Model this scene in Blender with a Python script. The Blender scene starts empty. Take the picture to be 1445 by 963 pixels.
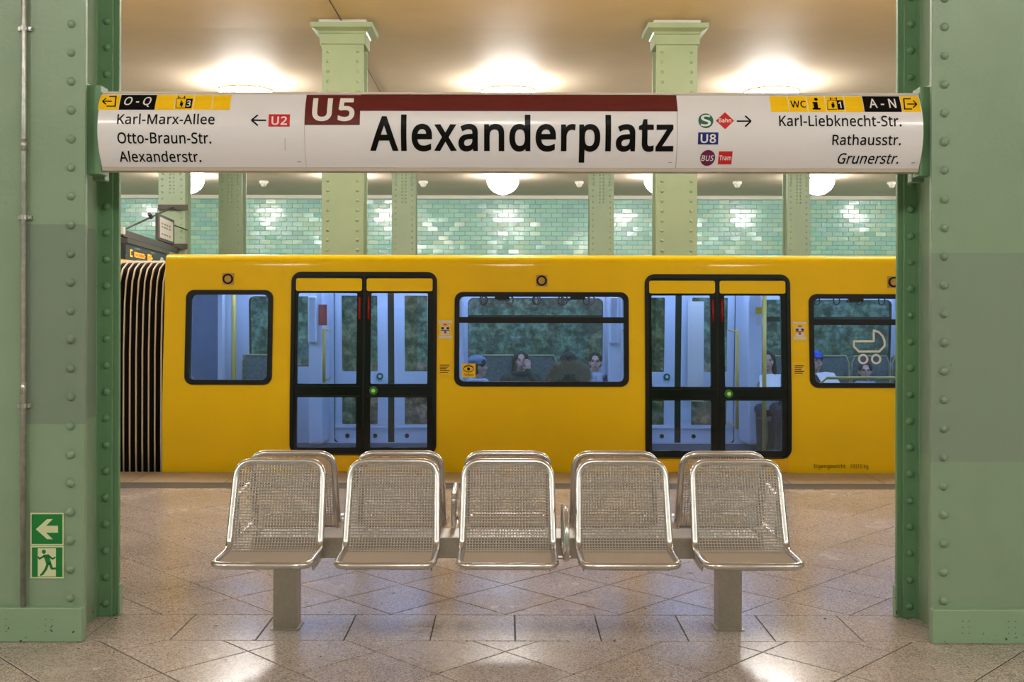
import bpy, bmesh, math, random
from mathutils import Vector, Matrix
from mathutils.geometry import delaunay_2d_cdt
random.seed(7)
S = bpy.context.scene
COL = S.collection
PI = math.pi
# ------------------------------------------------------------------ camera, world, exposure
F, VX, VY, EYE, ROLL = 1500.0, 717.0, 433.0, 1.68, 0.0020
cd = bpy.data.cameras.new('camera'); cam = bpy.data.objects.new('camera', cd); COL.objects.link(cam)
cd.sensor_width = 36.0; cd.lens = 36.0 * F / 1445.0
cd.shift_x = (722.5 - VX) / 1445.0; cd.shift_y = -(481.5 - VY) / 1445.0
cam.matrix_world = Matrix.Translation((0, 0, EYE)) @ Matrix.Rotation(PI / 2, 4, 'X') @ Matrix.Rotation(ROLL, 4, 'Z')
cd.clip_start = 0.05; cd.clip_end = 200
S.camera = cam
w = bpy.data.worlds.new('world'); S.world = w; w.use_nodes = True
w.node_tree.nodes['Background'].inputs[0].default_value = (0.30, 0.29, 0.27, 1)
w.node_tree.nodes['Background'].inputs[1].default_value = 0.25
S.view_settings.view_transform = 'Standard'; S.view_settings.look = 'None'
S.view_settings.exposure = 0.42; S.view_settings.gamma = 1.0
try: S.view_settings.use_curve_mapping = False
except Exception: pass
S.cycles.max_bounces = 12; S.cycles.diffuse_bounces = 8; S.cycles.transparent_max_bounces = 24
S.cycles.sample_clamp_indirect = 6.0
LAMP_E, LAMP_C = 30.0, (1.0, 0.955, 0.90)
TRAIN_E, TRAIN_C = 3.6, (0.58, 0.74, 1.0)

def U(px, py):                      # take the camera's slight roll out of a pixel
    dx, dy = px - VX, py - VY
    return VX + dx + dy * ROLL, VY + dy - dx * ROLL
def X_(px, Y, py=433): return (U(px, py)[0] - VX) * Y / F
def Z_(py, Y, px=717): return EYE - (U(px, py)[1] - VY) * Y / F

# ------------------------------------------------------------------ materials
MAT = {}
def srgb(r, g, b):
    f = lambda c: (c / 12.92 if c <= 0.04045 else ((c + 0.055) / 1.055) ** 2.4)
    return (f(r / 255), f(g / 255), f(b / 255), 1)
def mat(name, col, rough=0.5, metal=0.0, emit=None, es=0.0, coat=0.0, noise=0.0, nscale=20, bump=0.0, bscale=60, spec=0.5):
    m = bpy.data.materials.new(name); m.use_nodes = True; MAT[name] = m
    nt = m.node_tree; b = nt.nodes['Principled BSDF']
    b.inputs['Base Color'].default_value = col; b.inputs['Roughness'].default_value = rough
    b.inputs['Metallic'].default_value = metal; b.inputs['Coat Weight'].default_value = coat
    b.inputs['Coat Roughness'].default_value = 0.08
    b.inputs['Specular IOR Level'].default_value = spec
    if emit: b.inputs['Emission Color'].default_value = emit; b.inputs['Emission Strength'].default_value = es
    if noise or bump:
        g = nt.nodes.new('ShaderNodeNewGeometry')
    if noise:
        n = nt.nodes.new('ShaderNodeTexNoise'); n.inputs['Scale'].default_value = nscale; n.inputs['Detail'].default_value = 5
        nt.links.new(g.outputs['Position'], n.inputs['Vector'])
        r = nt.nodes.new('ShaderNodeMapRange'); r.inputs['From Min'].default_value = 0.3; r.inputs['From Max'].default_value = 0.7
        r.inputs['To Min'].default_value = 1 - noise; r.inputs['To Max'].default_value = 1 + noise
        nt.links.new(n.outputs['Fac'], r.inputs['Value'])
        mx = nt.nodes.new('ShaderNodeVectorMath'); mx.operation = 'SCALE'; mx.inputs[0].default_value = col[:3]
        nt.links.new(r.outputs[0], mx.inputs['Scale']); nt.links.new(mx.outputs[0], b.inputs['Base Color'])
    if bump:
        n2 = nt.nodes.new('ShaderNodeTexNoise'); n2.inputs['Scale'].default_value = bscale; n2.inputs['Detail'].default_value = 3
        nt.links.new(g.outputs['Position'], n2.inputs['Vector'])
        bp = nt.nodes.new('ShaderNodeBump'); bp.inputs['Strength'].default_value = bump; bp.inputs['Distance'].default_value = 0.004
        nt.links.new(n2.outputs['Fac'], bp.inputs['Height']); nt.links.new(bp.outputs[0], b.inputs['Normal'])
    return m
def N(m): return m.node_tree.nodes, m.node_tree.links, m.node_tree.nodes['Principled BSDF']

def paint(name, col, patch=None, pcol=None, rough=0.38):
    """green oil paint; patch = (x0,x1,z0,z1) overpainted rectangle of another green grey"""
    m = mat(name, col, rough, bump=0.25, bscale=45)
    ns, ln, b = N(m)
    g = ns.new('ShaderNodeNewGeometry'); sx = ns.new('ShaderNodeSeparateXYZ'); ln.new(g.outputs['Position'], sx.inputs[0])
    n = ns.new('ShaderNodeTexNoise'); n.inputs['Scale'].default_value = 3.0; n.inputs['Detail'].default_value = 6
    ln.new(g.outputs['Position'], n.inputs['Vector'])
    base = ns.new('ShaderNodeMixRGB'); base.inputs[1].default_value = [c * 0.88 for c in col[:3]] + [1]
    base.inputs[2].default_value = [c * 1.1 for c in col[:3]] + [1]; ln.new(n.outputs['Fac'], base.inputs[0])
    last = base.outputs[0]
    if patch:
        f = None
        for ax, lo, hi in ((0, patch[0], patch[1]), (2, patch[2], patch[3])):
            for v, op in ((lo, 'GREATER_THAN'), (hi, 'LESS_THAN')):
                q = ns.new('ShaderNodeMath'); q.operation = op; ln.new(sx.outputs[ax], q.inputs[0]); q.inputs[1].default_value = v
                if f is None: f = q.outputs[0]
                else:
                    p = ns.new('ShaderNodeMath'); p.operation = 'MULTIPLY'; ln.new(f, p.inputs[0]); ln.new(q.outputs[0], p.inputs[1]); f = p.outputs[0]
        mx = ns.new('ShaderNodeMixRGB'); ln.new(f, mx.inputs[0]); ln.new(last, mx.inputs[1]); mx.inputs[2].default_value = pcol
        last = mx.outputs[0]
    # chips and rust specks towards the foot
    n3 = ns.new('ShaderNodeTexNoise'); n3.inputs['Scale'].default_value = 34; n3.inputs['Detail'].default_value = 4
    ln.new(g.outputs['Position'], n3.inputs['Vector'])
    zr = ns.new('ShaderNodeMapRange'); ln.new(sx.outputs[2], zr.inputs['Value'])
    zr.inputs['From Min'].default_value = 0.0; zr.inputs['From Max'].default_value = 0.22
    zr.inputs['To Min'].default_value = 0.64; zr.inputs['To Max'].default_value = 0.80
    gt = ns.new('ShaderNodeMath'); gt.operation = 'GREATER_THAN'; ln.new(n3.outputs['Fac'], gt.inputs[0]); ln.new(zr.outputs[0], gt.inputs[1])
    mr = ns.new('ShaderNodeMixRGB'); ln.new(gt.outputs[0], mr.inputs[0]); ln.new(last, mr.inputs[1]); mr.inputs[2].default_value = srgb(70, 58, 44)
    ln.new(mr.outputs[0], b.inputs['Base Color'])
    return m

GREEN = srgb(134, 158, 132)
paint('paint_left', GREEN, (-2.425, -2.0, 1.085, 2.09), srgb(121, 139, 122))
paint('paint_right', GREEN, (2.0, 3.2, 0.905, 1.955), srgb(128, 147, 128))
paint('green_deep', srgb(104, 144, 106)); paint('paint_plinth', srgb(138, 167, 137)); paint('paint_far', srgb(150, 168, 136))  # first tone: deeper green for rear plates, angle bars, their rivets and sign brackets
mat('wood_cap', srgb(210, 205, 190), 0.6)

def terrazzo(name, a, b_, c):
    m = mat(name, a, 0.3); ns, ln, b = N(m)
    g = ns.new('ShaderNodeNewGeometry'); oi = ns.new('ShaderNodeObjectInfo')
    v = ns.new('ShaderNodeTexVoronoi'); v.inputs['Scale'].default_value = 160; ln.new(g.outputs['Position'], v.inputs['Vector'])
    n = ns.new('ShaderNodeTexNoise'); n.inputs['Scale'].default_value = 150; n.inputs['Detail'].default_value = 3; ln.new(g.outputs['Position'], n.inputs['Vector'])
    cr = ns.new('ShaderNodeValToRGB'); cr.color_ramp.elements[0].position = 0.15; cr.color_ramp.elements[0].color = c
    cr.color_ramp.elements[1].position = 0.85; cr.color_ramp.elements[1].color = b_
    e = cr.color_ramp.elements.new(0.45); e.color = a
    sp = ns.new('ShaderNodeSeparateColor'); ln.new(v.outputs['Color'], sp.inputs[0])
    ad = ns.new('ShaderNodeMath'); ad.operation = 'ADD'; ln.new(sp.outputs[0], ad.inputs[0]); ln.new(n.outputs['Fac'], ad.inputs[1])
    hf = ns.new('ShaderNodeMath'); hf.operation = 'MULTIPLY'; ln.new(ad.outputs[0], hf.inputs[0]); hf.inputs[1].default_value = 0.62
    ln.new(hf.outputs[0], cr.inputs[0])
    n2 = ns.new('ShaderNodeTexNoise'); n2.inputs['Scale'].default_value = 1.3; n2.inputs['Detail'].default_value = 5; ln.new(g.outputs['Position'], n2.inputs['Vector'])
    k = ns.new('ShaderNodeMath'); k.operation = 'MULTIPLY_ADD'; ln.new(oi.outputs['Random'], k.inputs[0]); k.inputs[1].default_value = 0.10; k.inputs[2].default_value = 0.70
    k2 = ns.new('ShaderNodeMath'); k2.operation = 'MULTIPLY_ADD'; ln.new(n2.outputs['Fac'], k2.inputs[0]); k2.inputs[1].default_value = 0.5; ln.new(k.outputs[0], k2.inputs[2])
    sc = ns.new('ShaderNodeVectorMath'); sc.operation = 'SCALE'; ln.new(cr.outputs[0], sc.inputs[0]); ln.new(k2.outputs[0], sc.inputs['Scale'])
    # dirt spots
    n4 = ns.new('ShaderNodeTexNoise'); n4.inputs['Scale'].default_value = 16; n4.inputs['Detail'].default_value = 3; ln.new(g.outputs['Position'], n4.inputs['Vector'])
    gt = ns.new('ShaderNodeMath'); gt.operation = 'GREATER_THAN'; ln.new(n4.outputs['Fac'], gt.inputs[0]); gt.inputs[1].default_value = 0.735
    mm = ns.new('ShaderNodeMixRGB'); ln.new(gt.outputs[0], mm.inputs[0]); ln.new(sc.outputs[0], mm.inputs[1]); mm.inputs[2].default_value = srgb(80, 70, 62)
    ln.new(mm.outputs[0], b.inputs['Base Color'])
    rr = ns.new('ShaderNodeMapRange'); ln.new(n2.outputs['Fac'], rr.inputs['Value']); rr.inputs['From Min'].default_value = 0.3; rr.inputs['From Max'].default_value = 0.7
    rr.inputs['To Min'].default_value = 0.17; rr.inputs['To Max'].default_value = 0.30; ln.new(rr.outputs[0], b.inputs['Roughness'])
    return m
terrazzo('terrazzo', srgb(158, 144, 136), srgb(200, 189, 182), srgb(82, 72, 66))
terrazzo('terrazzo_edge', srgb(166, 150, 130), srgb(188, 172, 150), srgb(124, 110, 92))
terrazzo('strip_grey', srgb(84, 78, 76), srgb(98, 92, 88), srgb(62, 58, 56))
for k_ in ('strip_grey', 'terrazzo_edge'):
    b_ = MAT[k_].node_tree.nodes['Principled BSDF'].inputs['Roughness']; MAT[k_].node_tree.links.remove(b_.links[0]); b_.default_value = 0.55
mat('grout', srgb(30, 25, 22), 0.8); mat('concrete', srgb(90, 84, 76), 0.9, noise=0.2, nscale=4)
mat('ballast', srgb(60, 54, 50), 0.95, noise=0.3, nscale=25)
# ceiling plaster
mat('ceiling', srgb(226, 208, 184), 0.62, noise=0.035, nscale=1.2, bump=0.5, bscale=2.5)
mat('cornice', srgb(226, 226, 214), 0.4)
mat('wall_plain', srgb(150, 175, 160), 0.5)
# glazed tiles: tint comes from a per face attribute
m = mat('tile', srgb(128, 178, 160), 0.17, coat=0.5); ns, ln, b = N(m)
at = ns.new('ShaderNodeAttribute'); at.attribute_name = 'tint'; ln.new(at.outputs['Color'], b.inputs['Base Color'])
g = ns.new('ShaderNodeNewGeometry'); n = ns.new('ShaderNodeTexNoise'); n.inputs['Scale'].default_value = 12; n.inputs['Detail'].default_value = 3
ln.new(g.outputs['Position'], n.inputs['Vector']); bp = ns.new('ShaderNodeBump'); bp.inputs['Strength'].default_value = 0.5; bp.inputs['Distance'].default_value = 0.02
ln.new(n.outputs['Fac'], bp.inputs['Height']); ln.new(bp.outputs[0], b.inputs['Normal'])
mat('tile_joint', srgb(136, 176, 164), 0.8)
# metals
mat('steel', srgb(214, 210, 208), 0.24, 1.0, noise=0.05, nscale=30)
mat('steel_wire', srgb(220, 216, 214), 0.34, 0.9)
mat('steel_brushed', srgb(184, 178, 170), 0.38, 1.0, noise=0.08, nscale=60)
mat('galv', srgb(186, 186, 180), 0.38, 0.8, noise=0.2, nscale=25)
mat('dark_metal', srgb(78, 70, 62), 0.5, 0.3)
# train
mat('yellow', srgb(255, 206, 0), 0.45, coat=0.3, noise=0.02, nscale=2, spec=0.15)
mat('yellow_sill', srgb(250, 190, 0), 0.4)
mat('rubber', srgb(20, 15, 12), 0.4, spec=0.3); mat('door_black', srgb(8, 7, 7), 0.15, spec=0.4)
mat('interior', srgb(222, 226, 236), 0.4); mat('interior_dark', srgb(60, 66, 80), 0.5)
mat('interior_floor', srgb(70, 72, 80), 0.5); mat('seat_fabric', srgb(104, 112, 108), 0.85, noise=0.35, nscale=30)
mat('pole_yellow', srgb(226, 192, 84), 0.3); mat('gangway', srgb(110, 124, 156), 0.6, noise=0.1, nscale=6); mat('seat_rim', srgb(190, 178, 128), 0.4)
mat('bellow', srgb(22, 15, 12), 0.7); mat('bellow_rib', srgb(225, 205, 180), 0.35, 0.2)
mat('red_lamp', srgb(150, 10, 16), 0.25, emit=srgb(200, 10, 14), es=0.0)
mat('button_green', srgb(60, 120, 50), 0.3); mat('button_glow', srgb(150, 220, 90), 0.3, emit=srgb(150, 220, 90), es=0.15)
mat('underframe', srgb(35, 32, 30), 0.8)
def glass(name, tint, op):
    m = bpy.data.materials.new(name); m.use_nodes = True; MAT[name] = m; nt = m.node_tree
    for x in list(nt.nodes):
        if x.type == 'BSDF_PRINCIPLED': nt.nodes.remove(x)
    out = [x for x in nt.nodes if x.type == 'OUTPUT_MATERIAL'][0]
    t = nt.nodes.new('ShaderNodeBsdfTransparent'); t.inputs[0].default_value = tint
    gl = nt.nodes.new('ShaderNodeBsdfGlossy'); gl.inputs['Roughness'].default_value = 0.03; gl.inputs[0].default_value = (1, 1, 1, 1)
    fr = nt.nodes.new('ShaderNodeFresnel'); fr.inputs[0].default_value = 1.5
    ml = nt.nodes.new('ShaderNodeMath'); ml.operation = 'MULTIPLY_ADD'; ml.inputs[1].default_value = 1.0; ml.inputs[2].default_value = op
    nt.links.new(fr.outputs[0], ml.inputs[0])
    mx = nt.nodes.new('ShaderNodeMixShader'); nt.links.new(ml.outputs[0], mx.inputs[0]); nt.links.new(t.outputs[0], mx.inputs[1]); nt.links.new(gl.outputs[0], mx.inputs[2])
    nt.links.new(mx.outputs[0], out.inputs[0])
glass('glass', (0.70, 0.80, 0.96, 1), 0.01)
glass('glass_film', (0.62, 0.68, 0.70, 1), 0.01)
nt = MAT['glass_film'].node_tree; t = [x for x in nt.nodes if x.type == 'BSDF_TRANSPARENT'][0]
g = nt.nodes.new('ShaderNodeNewGeometry'); n = nt.nodes.new('ShaderNodeTexNoise'); n.inputs['Scale'].default_value = 9; n.inputs['Detail'].default_value = 6; n.inputs['Roughness'].default_value = 0.7
nt.links.new(g.outputs['Position'], n.inputs['Vector']); r_ = nt.nodes.new('ShaderNodeValToRGB'); r_.color_ramp.elements[0].position = 0.40; r_.color_ramp.elements[0].color = (0.34, 0.41, 0.43, 1)
r_.color_ramp.elements[1].position = 0.62; r_.color_ramp.elements[1].color = (0.76, 0.82, 0.86, 1); nt.links.new(n.outputs['Fac'], r_.inputs[0]); nt.links.new(r_.outputs[0], t.inputs[0])
# lights
mat('lamp_glass', (1, 1, 1, 1), 0.3, emit=LAMP_C + (1,), es=LAMP_E)
mat('plate_tan', srgb(206, 158, 70), 0.45); mat('brass', srgb(222, 205, 150), 0.35, 0.6)
mat('strip_light', (1, 1, 1, 1), 0.3, emit=TRAIN_C + (1,), es=TRAIN_E * 3)
# sign colours
mat('sign_white', srgb(232, 229, 234), 0.34, coat=0.25); mat('sign_trim', srgb(216, 206, 192), 0.3)
mat('print_black', srgb(14, 12, 12), 0.3, spec=0.12); mat('print_yellow', srgb(255, 202, 8), 0.25, coat=0.3)
mat('print_maroon', srgb(98, 26, 26), 0.22, coat=0.3); mat('print_red', srgb(208, 28, 34), 0.25); mat('print_blue', srgb(26, 44, 122), 0.25)
mat('print_green', srgb(14, 104, 82), 0.25); mat('print_purple', srgb(110, 18, 74), 0.25); mat('print_white', srgb(236, 230, 228), 0.25)
mat('print_grey', srgb(120, 112, 110), 0.4)
mat('exit_green', srgb(16, 124, 52), 0.4); mat('exit_pale', srgb(212, 220, 178), 0.4)
mat('board_black', srgb(30, 34, 38), 0.4); mat('amber', srgb(255, 160, 20), 0.4, emit=srgb(255, 150, 10), es=1.6)
mat('paper', srgb(226, 218, 208), 0.6); mat('sticker_red', srgb(196, 60, 50), 0.4)
# people
for k, c in dict(skin=(214, 168, 148), skin2=(196, 150, 128), hair_dark=(40, 30, 26), hair_black=(24, 22, 24), eye=(30, 24, 22), lip=(170, 90, 84),
                 coat_green=(58, 66, 52), coat_dark=(44, 46, 56), coat_grey=(84, 88, 98), coat_blue=(62, 72, 92), trousers=(36, 38, 48), shoe=(24, 22, 22),
                 scarf=(176, 184, 200), fur=(188, 166, 140), cap_blue=(20, 80, 190), hat_pale=(112, 132, 160), knit=(120, 116, 122), white_cloth=(220, 222, 228)).items():
    mat(k, srgb(*c), 0.75 if k not in ('skin', 'skin2', 'eye') else 0.5, noise=0.12 if k not in ('skin', 'skin2', 'eye', 'lip') else 0, nscale=40)

# ------------------------------------------------------------------ helpers
def link(name, me, parent=None, m=None):
    o = bpy.data.objects.new(name, me); COL.objects.link(o)
    if parent is not None: o.parent = parent
    if m and me is not None and not me.materials: me.materials.append(MAT[m])
    return o
def tag(o, label=None, cat=None, group=None, kind=None):
    if label: o['label'] = label
    if cat: o['category'] = cat
    if group: o['group'] = group
    if kind: o['kind'] = kind
    return o
def empty(name, loc=(0, 0, 0)):
    o = bpy.data.objects.new(name, None); COL.objects.link(o); o.location = loc; o.empty_display_size = 0.1
    return o
def sharp(me):
    for f in me.polygons: f.use_smooth = True
    me.set_sharp_from_angle(angle=0.6)
def fin(name, bm, m, parent=None, smooth=False, off=None):
    """bmesh in world coordinates -> object; parent empties may sit at an offset"""
    me = bpy.data.meshes.new(name)
    o0 = Vector((0, 0, 0)); p = parent
    while p is not None: o0 += Vector(p.location); p = p.parent
    if o0.length > 0: bmesh.ops.translate(bm, vec=-o0, verts=bm.verts)
    bm.to_mesh(me); bm.free()
    if smooth:
        for f in me.polygons: f.use_smooth = True
    return link(name, me, parent, m)
def box(bm, x0, x1, y0, y1, z0, z1):
    v = [bm.verts.new((x, y, z)) for x in (x0, x1) for y in (y0, y1) for z in (z0, z1)]
    for f in ((0, 1, 3, 2), (4, 6, 7, 5), (0, 4, 5, 1), (2, 3, 7, 6), (0, 2, 6, 4), (1, 5, 7, 3)): bm.faces.new([v[i] for i in f])
def boxo(name, m, parent, *a, bevel=0.0, seg=1):
    bm = bmesh.new(); box(bm, *a); bmesh.ops.recalc_face_normals(bm, faces=bm.faces)
    if bevel: bmesh.ops.bevel(bm, geom=list(bm.edges), offset=bevel, segments=seg, affect='EDGES', profile=0.5)
    return fin(name, bm, m, parent)
def prism(bm, pts, a0, a1, axis='X'):
    """extrude a closed 2D outline. axis X: pts=(y,z); axis Z: pts=(x,y); axis Y: pts=(x,z)"""
    mk = {'X': lambda p, a: (a, p[0], p[1]), 'Z': lambda p, a: (p[0], p[1], a), 'Y': lambda p, a: (p[0], a, p[1])}[axis]
    A = [bm.verts.new(mk(p, a0)) for p in pts]; B = [bm.verts.new(mk(p, a1)) for p in pts]; n = len(pts)
    fs = [bm.faces.new(A[::-1]), bm.faces.new(B)]
    for i in range(n): fs.append(bm.faces.new((A[i], A[(i + 1) % n], B[(i + 1) % n], B[i])))
    bmesh.ops.recalc_face_normals(bm, faces=fs)
def tube(bm, pts, r, n=8, closed=False, radii=None, flat=None):
    pts = [Vector(p) for p in pts]; k = len(pts); rings = []
    T = []
    for i in range(k):
        a = pts[(i - 1) % k] if (closed or i > 0) else pts[i]; b = pts[(i + 1) % k] if (closed or i < k - 1) else pts[i]
        T.append((b - a).normalized())
    up = Vector((0, 0, 1)) if abs(T[0].z) < 0.9 else Vector((1, 0, 0))
    nrm = T[0].cross(up).normalized()
    for i in range(k):
        nrm = (nrm - T[i] * nrm.dot(T[i]))
        if nrm.length < 1e-6: nrm = T[i].orthogonal()
        nrm.normalize(); bi = T[i].cross(nrm); rr = radii[i] if radii else r
        rings.append([bm.verts.new(pts[i] + (nrm * math.cos(2 * PI * j / n) + bi * math.sin(2 * PI * j / n)) * rr) for j in range(n)])
    rng = range(k) if closed else range(k - 1)
    off = 0
    if closed:                                    # match the seam
        d = [(rings[0][j].co - rings[-1][0].co).length for j in range(n)]; off = d.index(min(d))
    for i in rng:
        A, B = rings[i], rings[(i + 1) % k]; o = off if (closed and i == k - 1) else 0
        for j in range(n): bm.faces.new((A[j], A[(j + 1) % n], B[(j + 1 + o) % n], B[(j + o) % n]))
    if not closed: bm.faces.new(rings[0][::-1]); bm.faces.new(rings[-1])
def lathe(bm, prof, cx, cy, n=24):
    rings = []
    for r, z in prof:
        rings.append([bm.verts.new((cx + r * math.cos(2 * PI * j / n), cy + r * math.sin(2 * PI * j / n), z)) for j in range(n)] if r > 1e-5 else [bm.verts.new((cx, cy, z))])
    for A, B in zip(rings, rings[1:]):
        for j in range(n):
            a0, a1 = A[j % len(A)], A[(j + 1) % len(A)]; b0, b1 = B[j % len(B)], B[(j + 1) % len(B)]
            q = []
            for v in (a0, a1, b1, b0):
                if v not in q: q.append(v)
            if len(q) >= 3: bm.faces.new(q)
def arc(cx, cy, r, a0, a1, n): return [(cx + r * math.cos(math.radians(a0 + (a1 - a0) * i / n)), cy + r * math.sin(math.radians(a0 + (a1 - a0) * i / n))) for i in range(n + 1)]
def rrect(x0, z0, x1, z1, r, n=5):
    r = min(r, (x1 - x0) / 2 - 1e-4, (z1 - z0) / 2 - 1e-4)
    if r <= 0.0002: return [(x0, z0), (x1, z0), (x1, z1), (x0, z1)]
    return arc(x1 - r, z0 + r, r, -90, 0, n) + arc(x1 - r, z1 - r, r, 0, 90, n) + arc(x0 + r, z1 - r, r, 90, 180, n) + arc(x0 + r, z0 + r, r, 180, 270, n)
def inpoly(p, poly):
    x, y = p; c = False; j = len(poly) - 1
    for i in range(len(poly)):
        xi, yi = poly[i]; xj, yj = poly[j]
        if (yi > y) != (yj > y) and x < (xj - xi) * (y - yi) / (yj - yi) + xi: c = not c
        j = i
    return c
def plate(name, outline, holes, d0, d1, surf, m, parent, cuts=(), smooth=False):
    """a sheet lying on surface y = surf(z) - d, between depths d0 (outer face) and d1 (inner face), with holes"""
    co, ed = [], []
    for lp in [outline] + list(holes):
        s = len(co); co += [Vector(p) for p in lp]; ed += [(s + i, s + (i + 1) % len(lp)) for i in range(len(lp))]
    vs, es, fs, *_ = delaunay_2d_cdt(co, ed, [], 0, 1e-5)
    bm = bmesh.new(); V = [bm.verts.new((v.x, 0, v.y)) for v in vs]
    for f in fs:
        c = sum((vs[i] for i in f), Vector((0, 0))) / len(f)
        if inpoly(c, outline) and not any(inpoly(c, h) for h in holes):
            try: bm.faces.new([V[i] for i in f])
            except ValueError: pass
    for v in [v for v in bm.verts if not v.link_faces]: bm.verts.remove(v)
    for z in cuts: bmesh.ops.bisect_plane(bm, geom=bm.verts[:] + bm.edges[:] + bm.faces[:], plane_co=(0, 0, z), plane_no=(0, 0, 1))
    if abs(d0 - d1) > 1e-6:
        front = bm.faces[:]
        ret = bmesh.ops.duplicate(bm, geom=bm.verts[:] + bm.edges[:] + front)
        vm = ret['vert_map']; pairs = [(v, vm[v]) for v in list(vm) if v in vm]
        fset = {f for f in front}; fv = {v for f in front for v in f.verts}
        be = [e for e in bm.edges if len(e.link_faces) == 1 and e.verts[0] in fv]
        for v in fv: v.co.y = surf(v.co.z) - d0
        for v in fv: vm[v].co.y = surf(v.co.z) - d1
        for e in be:
            a, b = e.verts
            try: bm.faces.new((a, b, vm[b], vm[a]))
            except ValueError: pass
    else:
        for v in bm.verts: v.co.y = surf(v.co.z) - d0
    bmesh.ops.recalc_face_normals(bm, faces=bm.faces)
    o = fin(name, bm, m, parent)
    if cuts: sharp(o.data)
    return o
def draw(name, polys, d, surf, m, parent, cuts=(), th=0.0):
    """flat print: polygons in (x, z) laid on a surface"""
    bm = bmesh.new()
    for i, p in enumerate(polys):
        vs = [bm.verts.new((x, 0, z)) for x, z in p]
        try: f = bm.faces.new(vs); f.normal_update()
        except ValueError: continue
        if f.normal.y > 0: f.normal_flip()
    bmesh.ops.triangulate(bm, faces=bm.faces)
    for z in cuts: bmesh.ops.bisect_plane(bm, geom=bm.verts[:] + bm.edges[:] + bm.faces[:], plane_co=(0, 0, z), plane_no=(0, 0, 1))
    for v in bm.verts: v.co.y = surf(v.co.z) - d
    return fin(name, bm, m, parent)
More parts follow.
